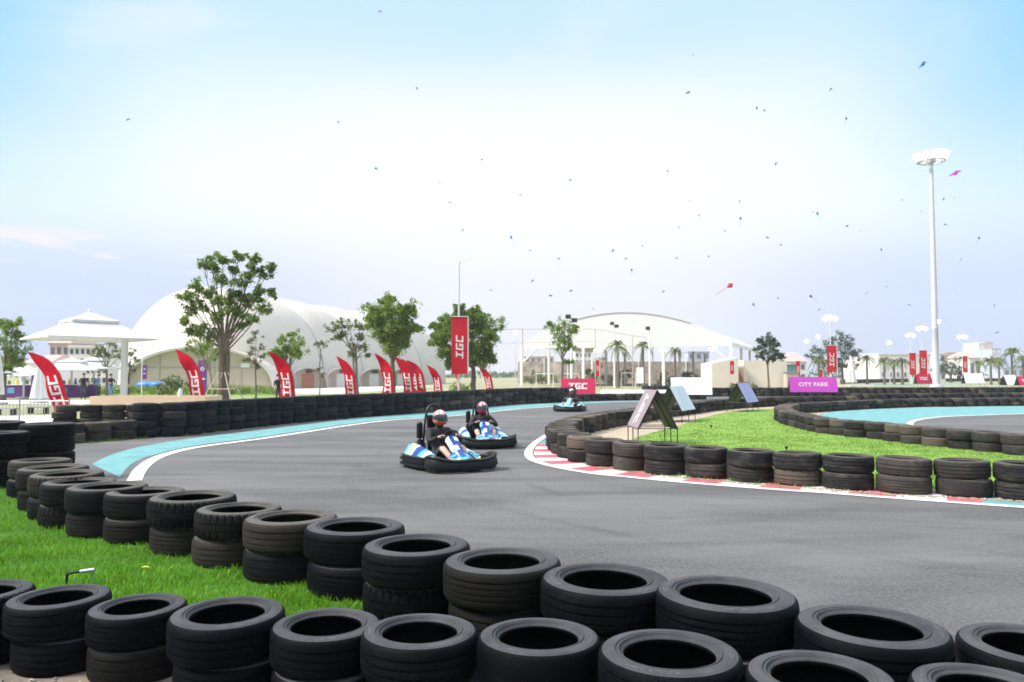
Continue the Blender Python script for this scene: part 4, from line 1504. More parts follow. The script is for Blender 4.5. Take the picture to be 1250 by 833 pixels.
# floodlight mast
Ym = 74.0
Xm = (1142.3 - CX) / F * Ym
zt = V(1137, 197, Ym).z
mast = empty('floodlight_mast', (Xm, Ym, 0))
tag(mast, 'very tall tapering grey mast crowned with a ring of lit floodlights', 'floodlight')
mb = MB()
mb.lathe([(.62, 0), (.62, .55), (.60, .58), (0, .58)], 20)
mb.build('plinth', 'concrete', mast, smooth=True)
mb = MB()
mb.lathe([(.50, .58), (.50, .64), (.34, .66), (.31, 3), (.29, 6), (.30, 6.02), (.30, 6.2), (.28, 6.22), (.17, zt), (0, zt)], 20)
mb.build('pole', 'galv', mast)
mb = MB()
mb.tube([(1.25 * math.cos(a), 1.25 * math.sin(a), zt) for a in [2 * math.pi * i / 24 for i in range(24)]], .09, 8, closed=True)
for i in range(6):
    a = i * math.pi / 3
    mb.tube([(0, 0, zt - .1), (1.25 * math.cos(a), 1.25 * math.sin(a), zt)], .05, 6)
mb.lathe([(0, zt - .25), (.4, zt - .2), (.5, zt + .1), (0, zt + .15)], 16)
mb.build('ring', 'galv', mast)
for i in range(12):
    a = 2 * math.pi * (i + .5) / 12
    T = Matrix.Translation((1.38 * math.cos(a), 1.38 * math.sin(a), zt + .42)) @ Matrix.Rotation(a, 4, 'Z') @ Matrix.Rotation(rad(28), 4, 'Y')
    mb = MB()
    mb.box((-.02, 0, 0), (.16, .56, .72), 0, T)
    mb.box((0, 0, -.42), (.06, .10, .3), 0, T)
    hd = mb.build('floodlight', 'galv', mast)
    mb = MB()
    mb.box((.075, 0, .02), (.06, .52, .66), 0, T)
    mb.build('lens', 'lamp', hd)


# ------------------------------------------------------------------ trees
def leaves(mb, c, r, n, size, rr, flat=1.0):
    for _ in range(n):
        while True:
            d = Vector((rr.uniform(-1, 1), rr.uniform(-1, 1), rr.uniform(-1, 1)))
            if d.length < 1:
                break
        p = Vector(c) + Vector((d.x * r, d.y * r, d.z * r * flat))
        s = size * rr.uniform(.6, 1.3)
        n_ = Vector((rr.gauss(0, 1), rr.gauss(0, 1), rr.gauss(0, 1) + .6)).normalized()
        u = n_.orthogonal().normalized()
        u = (u * math.cos(rr.uniform(0, 6.28)) + n_.cross(u) * math.sin(rr.uniform(0, 6.28))).normalized()
        v = n_.cross(u)
        o = len(mb.v)
        for q in (p - u * s * .5, p - v * s * .24 + n_ * s * .05, p + u * s * .5, p + v * s * .24 + n_ * s * .05):
            mb.v.append(tuple(q))
        mb.f.append((o, o + 1, o + 2, o + 3))
        mb.m.append(0)


def tree(px, Y, trunk_r, fork, lobes, label, leaf='leaf', bark='bark', nclump=9, nleaf=26, lsize=.20, seed=1, base_z=0.0, group=None, clump=.30, stems=1, depth=.75):
    """fork: pixel (x, y) where the limbs part; lobes: (px, py, radius px) of the foliage masses at depth Y"""
    rr = random.Random(seed)
    X = (px - CX) / F * Y
    org = Vector((X, Y, base_z))
    t = empty('tree', org)
    fk = V(fork[0], fork[1], Y) - org
    tb, cr = MB(), MB()
    for s in range(stems):
        off = Vector((rr.uniform(-1, 1) * trunk_r, rr.uniform(-1, 1) * trunk_r, 0)) if stems > 1 else Vector()
        n = 7
        tb.tube([off * (1 + i / n) + fk * (i / (n - 1)) + Vector((rr.gauss(0, .15), rr.gauss(0, .15), 0)) * trunk_r * (i > 0) for i in range(n)], [trunk_r * (1.35 if i == 0 else 1.0 - .42 * i / (n - 1)) for i in range(n)], 9)
    for (lx, ly, lr) in lobes:
        Rm = lr / F * Y
        c = V(lx, ly, Y) - org
        c.y += rr.uniform(-1, 1) * Rm * depth
        st = fk * rr.uniform(.72, 1.0)
        mid = st.lerp(c, .5) + Vector((rr.gauss(0, .12), rr.gauss(0, .12), -.08)) * Rm
        r1 = max(.010, trunk_r * 1.15 / math.sqrt(len(lobes)))
        tb.tube([st, st.lerp(mid, .5), mid, mid.lerp(c, .6), c], [r1 * 1.1, r1, r1 * .7, r1 * .45, r1 * .2], 6)
        sx, sy, sz = rr.uniform(.75, 1.35), rr.uniform(.8, 1.3), rr.uniform(.6, 1.05)
        dirv = (c - st).normalized()
        for _ in range(nclump):
            d = Vector((max(-1.3, min(1.3, rr.gauss(0, .52))) * sx, rr.gauss(0, .52) * sy, max(-1.2, min(1.2, rr.gauss(0, .52))) * sz))
            p = c + d * Rm
            if rr.random() < .55:
                tb.tube([mid.lerp(c, rr.uniform(.5, 1)), p], [r1 * .3, r1 * .1], 4)
            nl = int(nleaf * 1.15 * rr.uniform(.5, 1.4))
            cr_ = Rm * clump * rr.uniform(.7, 1.5)
            leaves(cr, p, cr_, nl * 2 // 3, lsize * .72, rr, .8)
            leaves(cr, p + dirv * cr_ * .8, cr_ * .8, nl // 2, lsize * .66, rr, .8)
            leaves(cr, p, cr_ * 2.2, nl * 2 // 3, lsize * .66, rr, .75)
    cm = cr.mesh('crown', leaf, smooth=False)
    crown = obj('crown', cm, t)
    tb.build('trunk', bark, t)
    return tag(t, label, 'tree', group)


Z = lambda L, sx, ox, oy: [(ox + x / sx, oy + y / sx, r / sx) for x, y, r in L]
big = [(185, 75, 32), (250, 80, 30), (340, 60, 28), (430, 75, 26), (510, 125, 28), (460, 155, 30), (150, 110, 24), (110, 215, 34), (65, 280, 32), (80, 350, 34), (62, 405, 26), (130, 445, 36), (195, 480, 30), (130, 330, 34), (180, 262, 32), (245, 185, 30), (290, 275, 36), (350, 205, 32), (390, 170, 30), (430, 290, 34), (512, 262, 24), (480, 340, 30), (405, 395, 32), (355, 430, 28), (370, 300, 34), (230, 385, 36), (280, 335, 36), (325, 350, 36), (205, 125, 28), (300, 130, 28), (100, 470, 26), (240, 300, 30), (330, 260, 30), (410, 130, 24), (450, 245, 26)]
tree(273, 42, .21, (274, 412), Z(big, 4.385, 215, 300), 'tall open-crowned tree with a thick dark trunk before the white hall', 'leaf', 'bark', 12, 22, .24, 3, stems=3, clump=.36)
tree(480, 50, .2, (479, 432), [(462, 382, 13), (478, 376, 13), (492, 384, 13), (456, 392, 9), (470, 398, 15), (488, 400, 15), (502, 402, 8), (478, 414, 14), (492, 415, 10), (482, 428, 11), (470, 368, 6), (500, 378, 6)], 'round dense green tree right of the white hall, a red flag below it', 'leaf_light', 'bark', 20, 44, .26, 4)
tree(578, 54, .22, (577, 440), [(548, 398, 13), (562, 390, 12), (580, 386, 10), (590, 394, 13), (597, 410, 10), (578, 404, 16), (556, 412, 15), (538, 414, 10), (545, 428, 11), (566, 424, 15), (590, 424, 13), (596, 438, 8), (578, 438, 12), (552, 440, 9), (560, 379, 5), (535, 398, 6)], 'broad dense green tree behind the tall red banner', 'leaf', 'bark', 20, 44, .28, 5)
tree(436, 46, .09, (432, 425), [(405, 399, 8), (416, 396, 8), (428, 398, 8), (420, 408, 7), (412, 410, 6), (440, 412, 6), (446, 424, 6), (434, 420, 6), (430, 432, 5), (448, 434, 4), (440, 400, 6)], 'slender sparse tree with thin forking stems before the white hall', 'leaf_olive', 'bark_pale', 9, 16, .2, 6, stems=2)
tree(357, 50, .10, (354, 442), [(346, 417, 9), (357, 414, 8), (364, 424, 8), (352, 427, 10), (340, 430, 8), (362, 434, 7), (347, 437, 7), (334, 432, 5)], 'small bushy bright green tree behind the third red flag', 'leaf_light', 'bark_pale', 12, 24, .22, 7)
tree(313, 48, .06, (312, 440), [(308, 416, 6), (318, 424, 6), (306, 430, 6), (320, 436, 5), (312, 410, 5), (304, 440, 4), (314, 446, 4)], 'thin sapling with scattered leaves just right of the big open tree', 'leaf_olive', 'bark', 7, 12, .2, 8)
tree(390.5, 52, .05, (391, 425), [(386, 420, 4), (391, 418, 5), (396, 420, 4), (388, 450, 3), (394, 458, 3)], 'thin sapling topped by a small tuft before the white hall', 'leaf_olive', 'bark_pale', 6, 14, .16, 9)
tree(5, 48, .16, (8, 440), [(4, 402, 12), (16, 398, 9), (20, 412, 10), (8, 416, 12), (18, 430, 11), (4, 440, 13), (22, 442, 9), (12, 452, 9)], 'dense dark green tree cut by the left frame edge', 'leaf', 'bark', 12, 30, .24, 10)
tree(686, 58, .10, (687, 428), [(676, 402, 8), (690, 397, 8), (698, 404, 7), (682, 411, 9), (692, 414, 9), (686, 424, 8), (696, 422, 5), (672, 396, 5), (702, 400, 4), (693, 443, 6)], 'slim airy green tree standing alone before the white pavilion', 'leaf_light', 'bark', 11, 22, .22, 11)
tree(938, 82, .12, (937, 440), [(932, 418, 7), (940, 415, 7), (946, 422, 6), (928, 426, 6), (938, 428, 9), (947, 432, 6), (930, 434, 5), (953, 436, 5), (942, 437, 5), (926, 416, 4)], 'small dark rounded tree beside the cream stair block', 'leaf_dark', 'bark', 11, 22, .3, 12)
tree(1028, 125, .25, (1028, 445), [(1012, 418, 9), (1026, 414, 9), (1038, 420, 9), (1000, 428, 8), (1014, 430, 11), (1030, 430, 12), (1041, 434, 8), (996, 436, 7), (1022, 442, 10), (1038, 445, 7), (1008, 442, 8)], 'dark broad tree far off behind the red banner and lamp', 'leaf_dark', 'bark', 11, 24, .42, 13)
tree(262, 50, .10, (255, 445), [(240, 418, 9), (252, 426, 8), (230, 404, 5), (243, 430, 8), (258, 420, 7), (234, 424, 6), (262, 434, 6)], 'small pale tree half hidden behind the thick-trunked tree on its left', 'leaf_light', 'bark_pale', 9, 18, .2, 14)
tree(132, 56, .10, (130, 445), [(122, 424, 6), (132, 420, 6), (140, 428, 6), (128, 434, 5), (146, 436, 5), (118, 432, 5)], 'thin tree under the edge of the largest parasol', 'leaf_olive', 'bark_pale', 8, 16, .22, 15)
tree(157, 58, .08, (158, 450), [(152, 436, 5), (160, 432, 5), (166, 440, 4), (156, 446, 4), (164, 452, 3)], 'crooked little tree just right of the thick parasol post', 'leaf_olive', 'bark', 8, 14, .2, 16)
tree(1160, 150, .3, (1160, 455), [(1152, 446, 8), (1162, 444, 8), (1170, 448, 8), (1148, 454, 7), (1158, 455, 9), (1172, 456, 7)], 'rounded dark teal tree far off just right of the mast', 'leaf_dark', 'bark', 9, 20, .5, 17)
tree(733, 88, .06, (733, 445), [(730, 440, 4), (736, 438, 4), (733, 446, 4)], 'tiny sapling before the white pavilion beside the narrow red banner', 'leaf_olive', 'bark_pale', 6, 12, .24, 18)
# shrub before the hall entrance
def shrub(px, Y, w, h, n, label, m='leaf_light', seed=3, name='shrub'):
    rr = random.Random(seed)
    mb = MB()
    X = (px - CX) / F * Y
    st = MB()
    t = empty(name, (X, Y, 0))
    for _ in range(n):
        a, r = rr.uniform(0, 6.28), w / 2 * math.sqrt(rr.random())
        z = h * rr.random() ** .7 * (1 - .5 * (r / (w / 2)) ** 2)
        leaves(mb, (r * math.cos(a), r * math.sin(a), z), .12 * w, 14, .16 * max(w, .8), rr)
    obj('foliage', mb.mesh('foliage', m, smooth=False), t)
    for k in range(6):
        a = k * 1.05
        st.tube([(0, 0, 0), (.2 * w * math.cos(a), .2 * w * math.sin(a), h * .55)], [.03, .012], 5)
    st.build('stem', 'bark', t)
    return tag(t, label, 'shrub')


shrub(210, 60, 2.2, 1.6, 26, 'spiky pale shrub before the arched hall entrance', 'leaf_olive', 4)
shrub(562, 62, 1.8, 1.1, 24, 'low bright shrub at the foot of the tall street lamp', 'leaf_light', 5)
shrub(905, 84, 3.2, .5, 20, 'low shrub by the foot of the terracotta steps', 'leaf_olive', 6)


for i_, (px_, w_, h_) in enumerate(((652, 3.4, 2.4), (672, 2.6, 1.9), (716, 3.2, 2.6), (741, 2.4, 1.8), (764, 3.4, 2.9), (812, 3.0, 2.2), (838, 3.4, 2.6), (851, 2.4, 1.7))):
    shrub(px_, 128 + 2 * (i_ % 3), w_, h_, 24, ordinal(i_ + 1) + ' bush from the left in the row beneath the white pavilion', ('leaf_olive', 'leaf_light')[i_ % 2], 60 + i_)['group'] = 'bushes beneath the pavilion'


def hedge(p0, p1, h, w, n, label, m, seed, lsize=.16):
    rr = random.Random(seed)
    mb = MB()
    a, b = Vector(p0), Vector(p1)
    for _ in range(n):
        p = a.lerp(b, rr.random()) + Vector((0, rr.uniform(-w / 2, w / 2), h * rr.uniform(.1, 1)))
        leaves(mb, p, .25, 8, lsize, rr)
    o = obj('hedge', mb.mesh('hedge', m, smooth=False))
    return tag(o, label, 'hedge')


hedge(((118 - CX) / F * 62, 62, 0), ((345 - CX) / F * 62, 62, 0), .62, .8, 900, 'low clipped bright green hedge before the hall entrance', 'leaf_light', 21)


def palm(px, Y, ytop, label, seed, size=1.0, lean=0.0):
    rr = random.Random(seed)
    X = (px - CX) / F * Y
    zt = V(px, ytop, Y).z
    t = empty('palm_tree', (X, Y, 0))
    mb = MB()
    mb.tube([(lean * u * u, 0, zt * u) for u in (0, .1, .3, .6, .9, 1)], [.26, .19, .16, .15, .15, .19], 9)
    mb.build('trunk', 'bark', t)
    cr = MB()
    for k in range(22):
        a = k * 2.399 + rr.uniform(-.2, .2)
        el = rr.uniform(-.2, 1.35)
        L = size * rr.uniform(1.3, 1.9)
        pts = []
        for i in range(9):
            u = i / 8
            rr_ = L * u * math.cos(el) * (1 - .15 * u)
            pts.append(Vector((lean + rr_ * math.cos(a), rr_ * math.sin(a), zt + L * (u * math.sin(el) - .75 * u * u))))
        side = Vector((-math.sin(a), math.cos(a), 0))
        for i in range(1, 9):
            for s in (1, -1):
                q = pts[i]
                d = (pts[i] - pts[i - 1]).normalized()
                tip = q + side * s * .34 * size * (1.1 - i / 10) + d * .26 * size - Vector((0, 0, .14 * size))
                cr.add([q - d * .07 * size, q + d * .07 * size, tip], [(0, 1, 2)], 0)
        cr.tube(pts, [.03 * size] * 8 + [.008], 4)
    obj('crown', cr.mesh('crown', 'leaf_olive', smooth=False), t)
    return tag(t, label, 'palm tree', 'palm trees beyond the track')


for i, (px, Y, yt, lab, sz) in enumerate([
    (754, 92, 422, 'palm before the white pavilion with the largest tuft', 1.25), (785, 96, 422, 'palm before the middle of the white pavilion, right of the largest', .95), (824, 100, 428, 'palm before the right half of the white pavilion', .85),
    (999, 120, 440, 'small palm just left of the dark broad tree', 1.1), (1058, 125, 438, 'palm between the closed cream parasol and the white blocks', 1.1), (1079, 120, 441, 'green palm before the left end of the white blocks', 1.2), (1091, 125, 443, 'palm before the white blocks, middle of the three there', 1.1), (1101, 122, 442, 'palm before the white blocks, right one of the three there', 1.1),
    (1194, 130, 443, 'thin palm left of the wide-crowned palm below the two towers', .9), (1209, 120, 441, 'wide-crowned palm before the two far towers', 1.5), (1219, 128, 440, 'palm close behind the wide-crowned one on its right', 1.1), (1235, 118, 432, 'tallest palm, near the right frame edge', 1.6), (1249, 122, 440, 'palm cut by the right frame edge', 1.4)]):
    palm(px, Y, yt, lab, 40 + i, sz)

# tree stakes round the big tree
t = empty('tree_stakes', ((273 - CX) / F * 41.6, 41.6, 0))
mb = MB()
for a in (.4, 2.2, 3.6, 5.4):
    mb.tube([(1.25 * math.cos(a), 1.0 * math.sin(a), 0), (.22 * math.cos(a), .22 * math.sin(a), 1.75)], .035, 6)
mb.build('stake', 'plank', t)
mb = MB()
mb.tube([(.75 * math.cos(a), .6 * math.sin(a), .85) for a in (.4, 2.2, 3.6, 5.4)], .028, 6, closed=True)
mb.build('rail', 'plank', t)
tag(t, 'pale wooden stakes propping the thick trunk of the tall open tree', 'tree stakes')

# ------------------------------------------------------------------ white vaulted hall
hall = empty('event_hall', (-36.5, 90, 0))
tag(hall, 'long white vaulted hall with scalloped roof and an arched entrance', 'building')
AX, RT = Vector((.283, .959, 0)), Vector((.959, -.283, 0))
HW, HH, BAY = 10.4, 12.0, 10.5
mb = MB()
rows = []
ts = [-7 * math.cos(i * math.pi / 2 / 10) for i in range(10)] + [i * BAY / 14 for i in range(0, 14 * 5 + 1)]
for tt in ts:
    s = 1.0
    if tt < 0:
        s = math.sqrt(max(0, 1 - (tt / 7.0) ** 2))
        s = max(s, .02)
    else:
        s = .945 + .055 * abs(math.sin(math.pi * tt / BAY)) ** .6 if tt > BAY / 2 else 1.0
    row = []
    for k in range(41):
        th = math.pi * k / 40
        row.append(AX * tt + RT * (HW * (s if tt < 0 else (.5 + .5 * s)) * math.cos(th)) + Vector((0, 0, HH * s * max(0, math.sin(th)) ** .92)))
    rows.append(row)
mb.grid(rows, 0, flip=True)
mb.build('vault', 'membrane', hall, angle=60)
mb = MB()
for b_ in range(1, 5):
    tt = b_ * BAY
    s = .945
    mb.tube([AX * tt + RT * (HW * (.5 + .5 * s) * math.cos(math.pi * k / 30)) + Vector((0, 0, .03 + HH * s * max(0, math.sin(math.pi * k / 30)) ** .92)) for k in range(31)], .10, 6)
mb.build('roof_seam', 'membrane_trim', hall)


def hood(parent, c, d, hw, h, length, label_mat, wallmat, opening=None):
    """arched hood at c (local), opening towards d"""
    d = Vector(d).normalized()
    r = Vector((-d.y, d.x, 0))
    mb = MB()
    rows = []
    for o, kx in ((length / 2, 1.0), (length / 2, 1.0), (-length / 2, .98)):
        rows.append([Vector(c) + d * o + r * (hw * kx * math.cos(math.pi * k / 24)) + Vector((0, 0, h * kx * math.sin(math.pi * k / 24) ** .85)) for k in range(25)])
    mb.grid(rows[1:], 0)
    mb.grid([[p - d * .01 for p in rows[1]], [Vector(c) + d * (length / 2 - .02) + (p - Vector(c) - d * length / 2) * .955 for p in rows[1]], [Vector(c) - d * (length / 2) + (p - Vector(c) - d * length / 2) * .955 for p in rows[1]]], 0)
    v = mb.build('entrance_hood', label_mat, parent, angle=50)
    mb = MB()
    off = length / 2 - .9
    pl = [Vector(c) + d * off + r * (hw * .95 * math.cos(math.pi * k / 24)) + Vector((0, 0, h * .95 * math.sin(math.pi * k / 24) ** .85)) for k in range(25)]
    mb.add(pl, [tuple(range(25))], 0)
    mb.add([p - d * .1 for p in pl], [tuple(reversed(range(25)))], 0)
    w = mb.build('end_wall', wallmat, parent, smooth=False)
    return d, r, off


d, r, off = hood(hall, (3.3, -7.2, 0), (.10, -.995, 0), 7.9, 4.55, 5.5, 'membrane', 'cream_dark')
mb = MB()
c0 = Vector((3.3, -7.2, 0)) + d * (off + .05)
mb.tube([c0 - r * 6.8 + Vector((0, 0, 2.35)), c0 + r * 6.8 + Vector((0, 0, 2.35))], .05, 6)
for xx in (-4.2, -1.4, 1.4, 4.2):
    mb.tube([c0 + r * xx, c0 + r * xx + Vector((0, 0, 3.6))], .035, 6)
mb.build('wall_seam', 'membrane_trim', hall)
mb = MB()
mb.box(c0 - r * -4.6 + Vector((0, 0, 2.6)), (.9, .4, .45))
mb.build('air_unit', 'white', hall)
for i, tt in enumerate((5, 13.2, 22.3, 31.5)):
    c = AX * tt + RT * (HW * .99)
    d2, r2, off2 = hood(hall, c, RT * .75 + Vector((.1, -.9, 0)), 2.5, 2.45, 3.6, 'membrane', 'cream_dark')
    mb = MB()
    q = c + d2 * (off2 + .04)
    ang = math.atan2(d2.y, d2.x) - math.pi / 2
    mb.box(q + r2 * .3 + Vector((0, 0, .85)), (1.5, .06, 1.7), rz=ang)
    mb.build('doorway', 'white' if i != 0 else 'brick', hall)
    mb = MB()
    mb.box(q + r2 * .4 + Vector((0, 0, 2.0)), (.8, .3, .4), rz=ang)
    mb.build('air_unit', 'dark', hall)
mb = MB()
for k in range(6):
    mb.ell((RND.gauss(0, .5), RND.gauss(0, .3), .2), (.7, .5, .42), 0, 10, 6)
tag(mb.build('tarpaulin', 'blue_plastic', None, ((178.5 - CX) / F * 74, 74, .35)), 'lump of blue tarpaulin by the arched hall entrance', 'tarpaulin')


def poster(px, Y, y0, y1, wpx, label, m, pole=False):
    zt, zb = V(px, y0, Y).z, max(0.05, V(px, y1, Y).z)
    w = wpx / F * Y
    t = empty('poster', ((px - CX) / F * Y, Y, 0))
    mb = MB()
    mb.box((0, 0, (zt + zb) / 2), (w, .04, zt - zb))
    for k in range(9):
        a = k * .7
        mb.box((.16 * w * math.cos(a), -.03, zb + (zt - zb) * .72 + .16 * w * math.sin(a)), (.14 * w, .02, .14 * w), 1, ry=a)
    mb.box((0, -.03, zb + (zt - zb) * .40), (.6 * w, .02, .05 * (zt - zb)), 1)
    mb.build('panel', [m, 'decal'], t, smooth=False)
    mb = MB()
    if pole:
        mb.tube([(-w / 2 - .05, 0, 0), (-w / 2 - .05, 0, zt + pole)], .035, 6)
    else:
        for s in (-1, 1):
            mb.tube([(s * w * .48, .04, 0), (s * w * .48, .04, zt)], .025, 6)
    mb.build('post', 'white', t)
    return tag(t, label, 'poster')


poster(247.5, 58, 440, 478, 11, 'purple poster with a round motif behind the second red flag', 'purple')
poster(177, 55, 446, 463, 5, 'small purple banner on a thin white pole before the hall', 'purple', .9)
poster(44, 50, 458, 484, 10, 'purple poster behind the first red flag', 'purple')

# ------------------------------------------------------------------ white pavilion
A, Bc = Vector((28, 97, 0)), Vector((1.2, 108.5, 0))
pav = empty('pavilion', A)
tag(pav, 'large open-sided pavilion with a curved white roof on slim columns', 'building')
e = (Bc - A)
DV = Vector((.394, .919, 0))
LD = 34.0
ZE = 5.25


def rz_(s):
    return ZE + .45 + 4.15 * max(0, math.sin(math.pi * s)) ** .80


mb = MB()
NS = 40
rows = []
for dd in (0, LD * .25, LD * .5, LD * .75, LD):
    rows.append([e * (k / NS) + DV * dd + Vector((0, 0, rz_(k / NS))) for k in range(NS + 1)])
mb.grid(rows, 0, flip=True)
mb.grid([[p - Vector((0, 0, .12)) for p in r_] for r_ in rows], 0)
mb.build('roof', 'membrane', pav, angle=30)
mb = MB()
g0 = [e * (k / NS) - DV * .06 + Vector((0, 0, ZE)) for k in range(NS + 1)]
g1 = [p + Vector((0, 0, rz_(k / NS) - ZE + .05)) for k, p in enumerate(g0)]
mb.grid([g0, g1], 0)
mb.grid([[p + DV * .04 for p in g0], [p + DV * .04 for p in g1]], 0, flip=True)
mb.build('gable', 'fabric', pav, angle=30)
mb = MB()
mb.tube([p + Vector((0, 0, .10)) - DV * .05 for p in g1[7:30]], .09, 6)
mb.build('roof_seam', 'membrane_trim', pav)
mb = MB()
mb.box(e * 0 + DV * LD / 2 + Vector((.0, 0, ZE + .22)), (.12, LD, .45), rz=-math.atan2(DV.x, DV.y))
mb.build('eave_beam', 'white', pav)
for s in (0.004, .30, .68, .995):
    for dd in (0.1, LD * .33, LD * .66, LD - .1):
        mb = MB()
        q = e * s + DV * dd
        mb.box(q + Vector((0, 0, ZE / 2)), (.34, .34, ZE), rz=rad(-23))
        mb.build('column', 'white', pav)
mb = MB()
for s, sg in ((.004, 1), (.995, -1)):
    q = e * s
    mb.tube([q + Vector((0, 0, ZE - 2.2)), q + e.normalized() * sg * 2.3 + Vector((0, 0, ZE - .1))], .12, 6)
mb.build('brace', 'white', pav)
for s, lab in ((.62, .28), (.33, .4), (.09, .5)):
    pass
mb = MB()
lampm = [(.64, 3), (.34, 5), (.10, 4)]
for s, dd in lampm:
    q = e * s + DV * dd
    h_ = MB()
    h_.box(q + Vector((0, 0, ZE - .02)), (.7, .25, .2))
    hd = h_.build('pendant_lamp', 'white', pav)
    l_ = MB()
    l_.ell(q + Vector((0, -.05, ZE - .25)), (.55, .2, .22), 0, 12, 8)
    l_.build('lens', 'lamp', hd)
# netting / brick-red screen beneath and behind the pavilion
t = empty('mesh_screen', ((750 - CX) / F * 142, 142, 0))
mb = MB()
mb.box((0, 0, 2.0), (36, .2, 4.0))
mb.build('netting', 'rust', t)
for i in range(9):
    mb = MB()
    mb.tube([(-17.5 + i * 4.4, -.2, 0), (-17.5 + i * 4.4, -.2, 4.6)], .1, 6)
    mb.build('post', 'white', t)
tag(t, 'long rust-coloured mesh screen far behind the white pavilion', 'screen')


def building(name, px0, px1, Y, ytop, depth, m, label, rows=0, cols=0, roof=None, yaw=0.0, wm='glass', win=(.55, .5)):
    x0, x1 = (px0 - CX) / F * Y, (px1 - CX) / F * Y
    h = V((px0 + px1) / 2, ytop, Y).z
    w = x1 - x0
    t = empty(name, ((x0 + x1) / 2, Y, 0), yaw)
    mb = MB()
    mb.box((0, depth / 2, h / 2), (w, depth, h))
    mb.box((0, depth / 2, h + .12), (w + .3, depth + .3, .24))
    mb.build('wall', m, t, smooth=False)
    if rows:
        dw, dh = w / cols, h / rows
        wmz = MB()
        wmz.box((0, 0, 0), (dw * win[0], .08, dh * win[1]), 0)
        me_ = wmz.mesh('window', wm, smooth=False)
        for i in range(rows):
            for j in range(cols):
                obj('window', me_, t, (-w / 2 + dw * (j + .5), -.03, dh * (i + .55)))
    if roof:
        mb = MB()
        mb.add([(-w / 2 - .4, -.4, h + .25), (w / 2 + .4, -.4, h + .25), (w / 2 + .4, depth + .4, h + .25), (-w / 2 - .4, depth + .4, h + .25), (-w / 2 * .55, depth / 2, h + roof), (w / 2 * .55, depth / 2, h + roof)], [(0, 1, 5, 4), (1, 2, 5), (2, 3, 4, 5), (3, 0, 4), (3, 2, 1, 0)], 0)
        mb.build('roof', 'roof_red', t, smooth=False)
    return tag(t, label, 'building')


building('office_block', 84, 131, 112, 424, 10, 'far_white', 'white office block with rows of dark windows behind the parasols', 4, 7, wm='dark')
building('office_block', 60, 84, 118, 421, 9, 'far_pink', 'pale pink block with a faded red roof left of the white office block', 3, 3, roof=1.4)
building('house', 25, 60, 90, 446, 8, 'far_white', 'low white house behind the first red flag', 1, 3, roof=1.3)
building('apartment_block', 702, 722, 250, 430, 12, 'far_white', 'pale block seen under the left part of the pavilion roof', 4, 4)
building('apartment_block', 640, 676, 230, 436, 12, 'far_pink', 'pinkish block seen under the left end of the pavilion roof', 3, 5)
building('warehouse', 840, 866, 240, 430, 12, 'far_blue', 'bluish block seen under the right end of the pavilion roof', 3, 3)
building('house', 965, 984, 165, 443, 8, 'far_white', 'small white gabled house above the left end of the magenta board', 2, 2, roof=2.4)
building('house', 1046, 1066, 170, 446, 8, 'cream', 'cream house with a faded red roof right of the closed cream parasol', 2, 3, roof=2.0)
building('warehouse', 955, 969, 190, 432, 8, 'far_blue', 'narrow bluish block rising above the small white gabled house', 3, 2)
building('white_block', 1073, 1136, 160, 433, 12, 'far_white', 'long white flat-roofed block behind the two red banners by the mast', 2, 7, win=(.22, .3))
building('white_block', 1147, 1154, 170, 432, 8, 'far_white', 'narrow white block just right of the mast', 3, 1)
building('apartment_tower', 1195, 1203, 420, 419, 14, 'far_white', 'left one of the two far white towers on the right skyline', 8, 2, win=(.4, .5), wm='far_blue')
building('apartment_tower', 1204, 1212.5, 420, 418, 14, 'far_pink', 'right one of the two far white towers on the right skyline', 8, 2, win=(.4, .5), wm='far_blue')
building('warehouse', 1183, 1197, 220, 438, 12, 'far_white', 'pale gabled block left of the two far towers', 1, 2, roof=2.2)
building('warehouse', 1153, 1172, 260, 431, 12, 'far_pink', 'low pinkish block above the dark teal tree', 2, 4)
building('warehouse', 1211, 1222, 380, 426, 12, 'far_blue', 'bluish block close right of the two far towers', 5, 2, wm='far_white')
building('warehouse', 1224, 1260, 300, 450, 12, 'far_blue', 'long low bluish shed behind the tallest palm', 1, 4)

# cream stair block
t = empty('stair_block', ((893 - CX) / F * 90, 90, 0))
tag(t, 'cream rendered block with a terracotta stair beside the white pavilion', 'building')
k = 90 / F
mb = MB()
mb.prism([((862 - 893) * k, 0), (0.05, 0), (0.05, V(893, 437, 90).z), ((862 - 893) * k, V(862, 444, 90).z)], 5.0)
mb.build('wall', 'cream', t, smooth=False)
mb = MB()
mb.box((.95, 3.0, 1.5), (1.75, 1.0, 3.0))
mb.box(((955 - 903) * k / 2 + (903 - 893) * k, 1.5, 1.62), ((955 - 903) * k, 6.0, 3.25))
mb.build('wall', 'cream', t, smooth=False)
mb = MB()
for i in range(11):
    mb.box((.0 + .75, -2.2 + i * .36, .13 + i * .12), (1.7, .37, .26 + .24 * i))
mb.build('stair', 'brick', t, smooth=False)
mb = MB()
for s in (-.08, 1.58):
    mb.tube([(s, -2.4, .9), (s, 1.5, 3.4)], .035, 6)
    for i in range(6):
        mb.tube([(s, -2.4 + i * .78, 0), (s, -2.4 + i * .78, .9 + i * .5)], .025, 5)
mb.build('railing', 'grey_steel', t)
mb = MB()
mb.box(((949 - 893) * k + .6, -2.6, .92), (1.35, 1.0, 1.84))
mb.box(((949 - 893) * k + .6, -2.6, 1.88), (1.6, 1.2, .10), 1)
tag(mb.build('kiosk', ['cream_dark', 'grey_steel'], None, ((893 - CX) / F * 90, 90, 0), smooth=False), 'small beige kiosk at the right foot of the cream stair block', 'kiosk')
mb = MB()
mb.box((0, 0, 1.5), (2.8, 2, 3.0))
mb.box((0, 0, 3.05), (3.0, 2.2, .12), 1)
